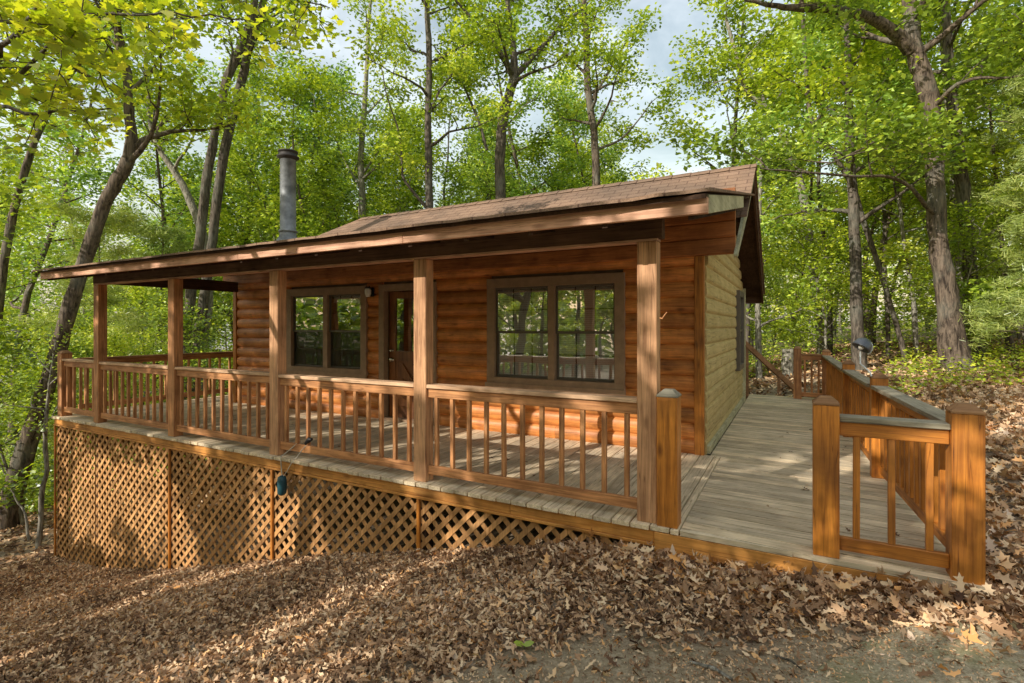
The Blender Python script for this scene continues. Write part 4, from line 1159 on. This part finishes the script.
hero([(790, 388, 14), (788, 370, 13), (788, 349, 13)], 16.5, 'short broken stump lit by sun beyond the stair rail', name='tree_stump', cat='stump', bark=BARK_P, leaf=LEAF_G, seed=40, n=1, t0=.6, length=.3, per=3)

# --- generic woodland trees
GEN = []


def generic(name, label, seed, h, r0, n, t0, length, per, sd, size, leaf, bark, shape=DIAM, lean=.05, conifer=False):
    rg_ = np.random.default_rng(seed); root = thing(name, label, 'tree', (0, 0, 0))
    pts = [np.zeros(3)]; dv = np.array([rg_.normal(0, lean), rg_.normal(0, lean), 1.])
    for i in range(10):
        dv = dv + np.append(rg_.normal(0, .07 if not conifer else .015, 2), .05); dv /= np.linalg.norm(dv); pts.append(pts[-1] + dv * h / 10)
    pts[0] = pts[0] - np.array([0, 0, .4])
    rad = [r0 * (1.15 if i == 0 else 1) * (1 - .85 * i / 10) for i in range(11)]
    t = Tree(seed); t.mb.tube(pts, rad, 9, True)
    if conifer:
        t.crown(pts, rad, n, t0, length, up0=.05, twigs=5, droop=.15, elev_top=.5, rscale=.3)
        lm = t.needles('crown', per, sd, size)
    else:
        t.crown(pts, rad, n, t0, length, up0=.3, twigs=5)
        lm = t.leaves('crown', per, sd, size, shape)
    t.finish(root, lm, leaf, bark)
    return root


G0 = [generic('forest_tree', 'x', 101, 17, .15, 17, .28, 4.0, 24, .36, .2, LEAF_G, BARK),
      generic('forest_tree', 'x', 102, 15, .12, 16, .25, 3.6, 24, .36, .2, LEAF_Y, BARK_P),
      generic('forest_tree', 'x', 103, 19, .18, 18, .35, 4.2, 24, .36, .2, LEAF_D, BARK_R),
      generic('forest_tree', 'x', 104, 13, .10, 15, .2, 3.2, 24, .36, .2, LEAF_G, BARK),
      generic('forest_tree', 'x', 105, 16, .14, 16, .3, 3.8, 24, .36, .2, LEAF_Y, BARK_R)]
P0 = generic('pine_tree', 'x', 106, 13, .14, 34, .08, 2.7, 40, .22, .26, LEAF_P, BARK_R, conifer=True)
UND = [generic('young_tree', 'x', 107, 5.5, .045, 13, .1, 1.9, 26, .3, .12, LEAF_G, BARK),
       generic('young_tree', 'x', 108, 4.5, .04, 12, .08, 1.7, 26, .28, .12, LEAF_Y, BARK_P)]


def place(proto, used, x, y, rz, sc, label, group):
    loc = (x, y, gz(x, y))
    if id(proto) not in used:
        used.add(id(proto)); proto.location = loc; proto.rotation_euler = (0, 0, rz); proto.scale = (sc,) * 3
        proto['label'] = label; proto['group'] = group; return proto
    return dup(proto, loc, rz, sc, label, group)


used = set(); rt = random.Random(77); spots = []


def free(x, y, mind):
    if -12.6 < x < 2.2 and 2.0 < y < 14.0: return False
    for (a_, b2) in spots:
        if (a_ - x) ** 2 + (b2 - y) ** 2 < mind ** 2: return False
    return True


LAB = {0: 'green leafed tree in the woods behind the cabin', 1: 'yellow green slim tree in the woods behind the cabin', 2: 'tall dark green tree in the woods behind the cabin',
       3: 'small bushy green tree in the woods behind the cabin', 4: 'yellow green rough barked tree in the woods behind the cabin'}
cnt = 0
for tries in range(2000):
    if cnt >= 108: break
    ang = R(rt.uniform(-52, 52)); dist = 15 + 45 * rt.random() ** .9
    if abs(ang) < R(47) and dist < 22.5: dist += 9
    dx, dy_ = math.sin(ang), math.cos(ang)
    x = CT * dx * dist - ST * dy_ * dist; y = ST * dx * dist + CT * dy_ * dist
    if x < -13 and y < 13 and rt.random() < .6: continue
    uu = 512 + F * math.tan(ang)
    if 615 < uu < 715: continue                    # the open sky beyond the right half of the roof
    if 735 < uu < 900 and rt.random() < .4: continue
    if not free(x, y, 2.6): continue
    spots.append((x, y)); k = rt.randrange(5)
    place(G0[k], used, x, y, rt.uniform(0, 6.28), rt.uniform(.8, 1.15), LAB[k], 'woodland trees behind the cabin'); cnt += 1
for (u_, d_, k, sc) in ((255, 27, 0, 1.05), (305, 30, 4, 1.1), (338, 26, 2, 1.0), (522, 28, 2, 1.05), (433, 30, 0, 1.1), (578, 30, 4, 1.0), (462, 28, 1, 1.1), (548, 31, 0, 1.05), (215, 33, 2, 1.1), (400, 34, 4, 1.1), (285, 38, 0, 1.2)):
    q = at(u_, 330, d_); spots.append((q[0], q[1]))
    place(G0[k], used, q[0], q[1], rt.uniform(0, 6.28), sc, LAB[k], 'woodland trees behind the cabin')
# young trees and shrubs of the understorey
cnt = 0
for tries in range(3000):
    if cnt >= 70: break
    ang = R(rt.uniform(-52, 50)); dist = 11 + 30 * rt.random()
    dx, dy_ = math.sin(ang), math.cos(ang)
    x = CT * dx * dist - ST * dy_ * dist; y = ST * dx * dist + CT * dy_ * dist
    if not free(x, y, 1.5): continue
    if F * math.tan(ang) < -360 and dist < 17: continue
    if -2.5 < x < 8 and y < 19: continue
    spots.append((x, y)); k = rt.randrange(2)
    place(UND[k], used, x, y, rt.uniform(0, 6.28), rt.uniform(.6, 1.15), ['young green tree of the understorey', 'young yellow green tree of the understorey'][k], 'understorey trees'); cnt += 1
for (u_, d_, sc, lab_) in ((1040, 12, .5, 'pale green pine right of the massive oak'), (1010, 17, .8, 'taller pine at the right edge behind the pale pine'), (105, 15, .62, 'soft needled pine behind the left end of the porch roof'), (150, 20, .7, 'dim pine seen between the two left roof posts'), (285, 24, .8, 'dark pine behind the stove pipe')):
    q = at(u_, 330, d_); place(P0, used, q[0], q[1], rt.uniform(0, 6), sc, lab_, None if False else 'pines')

# --- trees behind and beside the photographer (seen in the panes, shading the ground)
NEAR = generic('open_tree', 'x', 109, 14, .15, 13, .22, 3.6, 30, .24, .27, LEAF_G, BARK)
for (x, y, sc, rz) in ((-15.01, -4.86, .9, .524), (-6.62, -9.42, .6, 5.236), (-.53, -6.69, .6, 0), (-6.36, -7.44, 1.05, .524), (-13.75, -13.33, 1.05, 3.142), (-2.9, -7.23, .6, 2.618),
                       (-5.52, -7.39, .6, 5.76), (-9.8, -11.65, 1.05, 5.236), (-8.44, -4.55, .5, 5.76), (-4.12, -16.01, 1.05, 0), (-15.6, -4.82, .9, .524), (8, -14, 1.0, .6), (-2, -28, 1.0, 1.6)):
    place(NEAR, used, x, y, rz, sc, 'tree standing on the near side of the clearing', 'trees on the near side of the clearing')

cnt = 0                                            # thicker woods further back on that side
for tries in range(400):
    if cnt >= 16: break
    ang = R(rt.uniform(-78, 60)); dist = rt.uniform(34, 52); x, y = math.sin(ang) * dist, -math.cos(ang) * dist
    if not free(x, y, 2.4): continue
    spots.append((x, y)); k = rt.randrange(5)
    place(G0[k], used, x, y, rt.uniform(0, 6.28), rt.uniform(.75, .95), 'tree standing on the near side of the clearing', 'trees on the near side of the clearing'); cnt += 1

r2_ = random.Random(9); cnt = 0                     # woods continuing to the right of the bank
for tries in range(400):
    if cnt >= 16: break
    ang = R(r2_.uniform(49, 78)); dist = r2_.uniform(15, 48); dx, dy_ = math.sin(ang), math.cos(ang)
    x = CT * dx * dist - ST * dy_ * dist; y = ST * dx * dist + CT * dy_ * dist
    if not free(x, y, 3): continue
    spots.append((x, y)); k = r2_.randrange(5)
    place(G0[k], used, x, y, r2_.uniform(0, 6.28), r2_.uniform(.8, 1.1), LAB[k], 'woodland trees behind the cabin'); cnt += 1

# --- maple limb reaching in at the upper left
def maple():
    root = thing('maple_tree', 'maple with large yellow green leaves hanging in at the upper left', 'tree', (-7.4, -.9, gz(-7.4, -.9)))
    t = Tree(51)
    base = np.array([-7.4, -.9, gz(-7.4, -.9) - .2])
    pts = [base + np.array([0.02 * i * i, .01 * i, i * 1.0]) for i in range(11)]
    rad = [.16 - .012 * i for i in range(11)]
    t.mb.tube(pts, rad, 10, True)
    for (i0, targets) in ((4, [(-40, 72, 5.5), (22, 70, 5.2), (60, 36, 5.0), (110, 40, 5.0)]), (5, [(-30, 20, 5.6), (60, 18, 5.4), (150, 12, 5.4), (240, 20, 5.8)]), (5, [(-60, 60, 5.0), (10, 40, 4.6), (40, 0, 4.3)]),
                          (4, [(-60, 105, 6.2), (40, 112, 6.4), (112, 108, 6.6)]), (6, [(0, -60, 6), (120, -30, 6.2), (260, -10, 6.6), (330, 8, 7)])):
        Q = [pts[i0]] + [np.array(at(*q)) for q in targets]
        qp, qr = smooth_path(Q, [.05, .03, .02, .012, .007][:len(Q)], 5, .015, i0)
        t.mb.tube(qp, qr, 6, False)
        for j in range(13):
            s_ = .38 + .62 * j / 13; q = polypoint(qp, s_); dv = t.rng.normal(0, 1, 3); dv[2] = dv[2] * .3 - .02
            L0 = len(t.cl); t.limb(q, dv, t.rng.uniform(.35, .75), .007, .25, .02, 4, 4, 2, .2)
    lm = t.leaves('crown', 4, .13, .11, MAPLE, .55, .55, .1, .1)
    t.finish(root, lm, LEAF_M, BARK)


maple()


# --- low plants
def low_plants(name, label, n, gen_xy, hgt, size, mat, shape=OVAL, clump=9, seed=61):
    rg_ = np.random.default_rng(seed); x, y = gen_xy(rg_, n)
    cx_ = np.repeat(x, clump) + rg_.normal(0, .16, n * clump); cy_ = np.repeat(y, clump) + rg_.normal(0, .16, n * clump)
    z = ground_z(cx_, cy_) + np.abs(rg_.normal(0, hgt, n * clump)) + .02
    me_ = leaf_mesh(name, np.stack([cx_, cy_, z], 1), rg_.uniform(.6, 1.3, n * clump) * size, shape, rg_, .6, .12, np.clip(rg_.normal(.5, .25, n * clump), 0, 1), None, .15)
    me_.materials.append(mat); o = link(bpy.data.objects.new(name, me_)); o['kind'] = 'stuff'; o['label'] = label; o['category'] = 'ground plants'
    return o


def g_right(rg_, n):
    u = rg_.uniform(885, 1080, n); d = rg_.uniform(9.5, 17, n); r = (u - 512) / F * d
    return CT * r - ST * d, ST * r + CT * d


def g_left(rg_, n):
    u = rg_.uniform(-80, 75, n); d = rg_.uniform(14, 28, n); r = (u - 512) / F * d
    return CT * r - ST * d, ST * r + CT * d


def g_back(rg_, n):
    u = rg_.uniform(60, 1000, n); d = rg_.uniform(17, 38, n); r = (u - 512) / F * d
    return CT * r - ST * d, ST * r + CT * d


low_plants('ground_plants', 'light green low plants at the foot of the massive oak', 240, g_right, .22, .10, LEAF_Y, OVAL, 14, 62)
low_plants('ground_plants', 'bright green undergrowth on the slope left of the deck', 1500, g_left, .55, .12, LEAF_G, OVAL, 16, 63)
low_plants('ground_plants', 'undergrowth on the woodland floor behind the cabin', 1800, g_back, .5, .14, LEAF_G, OVAL, 12, 64)
sp_ = thing('seedling', 'tiny bright green two leafed seedling in the bare dirt of the foreground', 'seedling', (-1.22, 2.55, gz(-1.22, 2.55)))
q = np.array(at(524, 636, 2.85)); q[2] = gz(q[0], q[1])
sp_.location = q; ORIG[sp_.name] = Vector(q)
b = MB(); b.tube([q + np.array([0, 0, -.01]), q + np.array([.003, 0, .025])], [.003, .002], 5); b.build('stem', LEAF_G, sp_)
for sx_ in (-1, 1):
    c_ = q + np.array([sx_ * .026 * CT, sx_ * .026 * ST, .032])
    b = MB(); b.add([c_ + np.array([CT * a_ * .032 - ST * b2 * .02, ST * a_ * .032 + CT * b2 * .02, .008 * a_ * sx_ + .006 * b2]) for a_, b2 in ((-1, 0), (-.5, -.8), (.3, -.9), (1, 0), (.3, .9), (-.5, .8))], [(0, 1, 2, 3, 4, 5)])
    ol = b.build('leaf', LEAF_Y, sp_); at2 = ol.data.attributes.new('shade', 'FLOAT', 'FACE'); at2.data.foreach_set('value', [.35])

# fallen twigs in the foreground
for i, (u0, v0, u1, v1, dd_, lab_) in enumerate(((775, 658, 802, 672, 2.6, 'short dark twig on the dirt below the leaf drift'), (690, 664, 732, 682, 2.5, 'pale bare root lying on the dirt at the bottom of the frame'), (988, 620, 1008, 626, 2.9, 'short dark twig on the mossy slab'))):
    def gp(u, v):
        z = -.1
        for _ in range(8):
            d_ = F * (H - z) / (v - HY); r = (u - 512) / F * d_; x = CT * r - ST * d_; y = ST * r + CT * d_; z = gz(x, y)
        return np.array([x, y, z + (.045 if i == 2 else .012)])
    A, B = gp(u0, v0), gp(u1, v1); mid = (A + B) / 2 + np.array([.01, .015, .006])
    b = MB(); b.tube([A, mid, B], [.007, .006, .003] if i != 1 else [.006, .011, .008], 6)
    tag(b.build('twig', BARK if i != 1 else BARK_P), lab_, 'twig')


# --- far woods closing the view
def far_woods(side, label):
    rg_ = np.random.default_rng(71 + side); n = 52000
    ang = R(1) * rg_.uniform(-62 - 14 * side, 62 + 14 * side, n) + side * (math.pi + TH); dist = rg_.uniform(62, 80, n) - 10 * side
    dx, dy_ = np.sin(ang), np.cos(ang); x = (CT * dx - ST * dy_) * dist; y = (ST * dx + CT * dy_) * dist
    top = (15 - 1 * side) + 4 * np.sin(ang * 21) + 3 * np.sin(ang * 47 + 1)
    z = ground_z(x, y) + rg_.uniform(0, 1, n) ** 1.2 * top
    me_ = leaf_mesh('far_woods', np.stack([x, y, z], 1), rg_.uniform(.5, 1.1, n) * (.75 + .4 * side), OVAL, rg_, .9, .12, np.clip(rg_.normal(.45, .25, n), 0, 1), None, .1)
    me_.materials.append(LEAF_G); o = link(bpy.data.objects.new('far_woods', me_)); o['kind'] = 'stuff'; o['label'] = label; o['category'] = 'woods'


far_woods(0, 'far green woods closing the view')
far_woods(1, 'far woods on the near side of the clearing, mirrored in the panes')

# ------------------------------------------------------------------ light, sky, camera
sc = bpy.context.scene
sd = Vector((.46, 1.0, -.57)).normalized()
sun = bpy.data.lights.new('sun', 'SUN'); sun.energy = 5.0; sun.angle = R(.35); sun.color = (1.0, .95, .87)
so = bpy.data.objects.new('sun', sun); link(so); so.rotation_euler = sd.to_track_quat('-Z', 'Y').to_euler()
wd = bpy.data.worlds.new('World'); sc.world = wd; wd.use_nodes = True; nt = wd.node_tree
bgn = nt.nodes['Background']; sky = nt.nodes.new('ShaderNodeTexSky'); sky.sky_type = 'NISHITA'; sky.sun_disc = False
sky.sun_elevation = math.asin(-sd.z); sky.sun_rotation = math.atan2(-sd.x, -sd.y)
sky.air_density = 2.0; sky.dust_density = 1.5; sky.ozone_density = 1.0
# thin bright cloud veil over the blue, thickened behind camera as added fill
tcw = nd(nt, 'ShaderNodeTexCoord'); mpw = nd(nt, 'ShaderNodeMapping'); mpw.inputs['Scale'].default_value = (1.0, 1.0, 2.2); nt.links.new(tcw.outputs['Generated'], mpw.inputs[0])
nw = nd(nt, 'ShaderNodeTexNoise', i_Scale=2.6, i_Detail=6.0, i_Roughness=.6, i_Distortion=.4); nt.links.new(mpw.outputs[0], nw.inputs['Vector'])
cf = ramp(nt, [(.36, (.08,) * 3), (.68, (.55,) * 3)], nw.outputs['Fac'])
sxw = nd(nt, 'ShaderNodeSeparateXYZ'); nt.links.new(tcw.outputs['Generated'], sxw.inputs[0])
fill_dir = nd(nt, 'ShaderNodeMapRange'); fill_dir.inputs['From Min'].default_value = -.35; fill_dir.inputs['From Max'].default_value = .5; fill_dir.inputs['To Min'].default_value = 1.4; fill_dir.inputs['To Max'].default_value = .85; nt.links.new(sxw.outputs['Y'], fill_dir.inputs['Value'])
cfd = math_n(nt, 'MULTIPLY', cf.outputs[0], fill_dir.outputs[0])
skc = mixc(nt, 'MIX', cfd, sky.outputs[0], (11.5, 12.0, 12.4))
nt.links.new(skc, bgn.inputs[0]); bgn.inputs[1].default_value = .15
cam = bpy.data.cameras.new('camera'); co = bpy.data.objects.new('camera', cam); link(co)
cam.sensor_width = 36; cam.lens = F / 1024 * 36; cam.clip_end = 600; cam.clip_start = .05
cam.shift_y = -(341.5 - HY) / 1024
co.location = (0, 0, H); co.rotation_euler = (R(90), 0, TH); sc.camera = co
sc.view_settings.view_transform = 'Standard'; sc.view_settings.look = 'None'; sc.view_settings.exposure = 0; sc.view_settings.gamma = 1
cy = sc.cycles
cy.max_bounces = 7; cy.diffuse_bounces = 4; cy.glossy_bounces = 3; cy.transmission_bounces = 4; cy.transparent_max_bounces = 12
cy.use_denoising = True
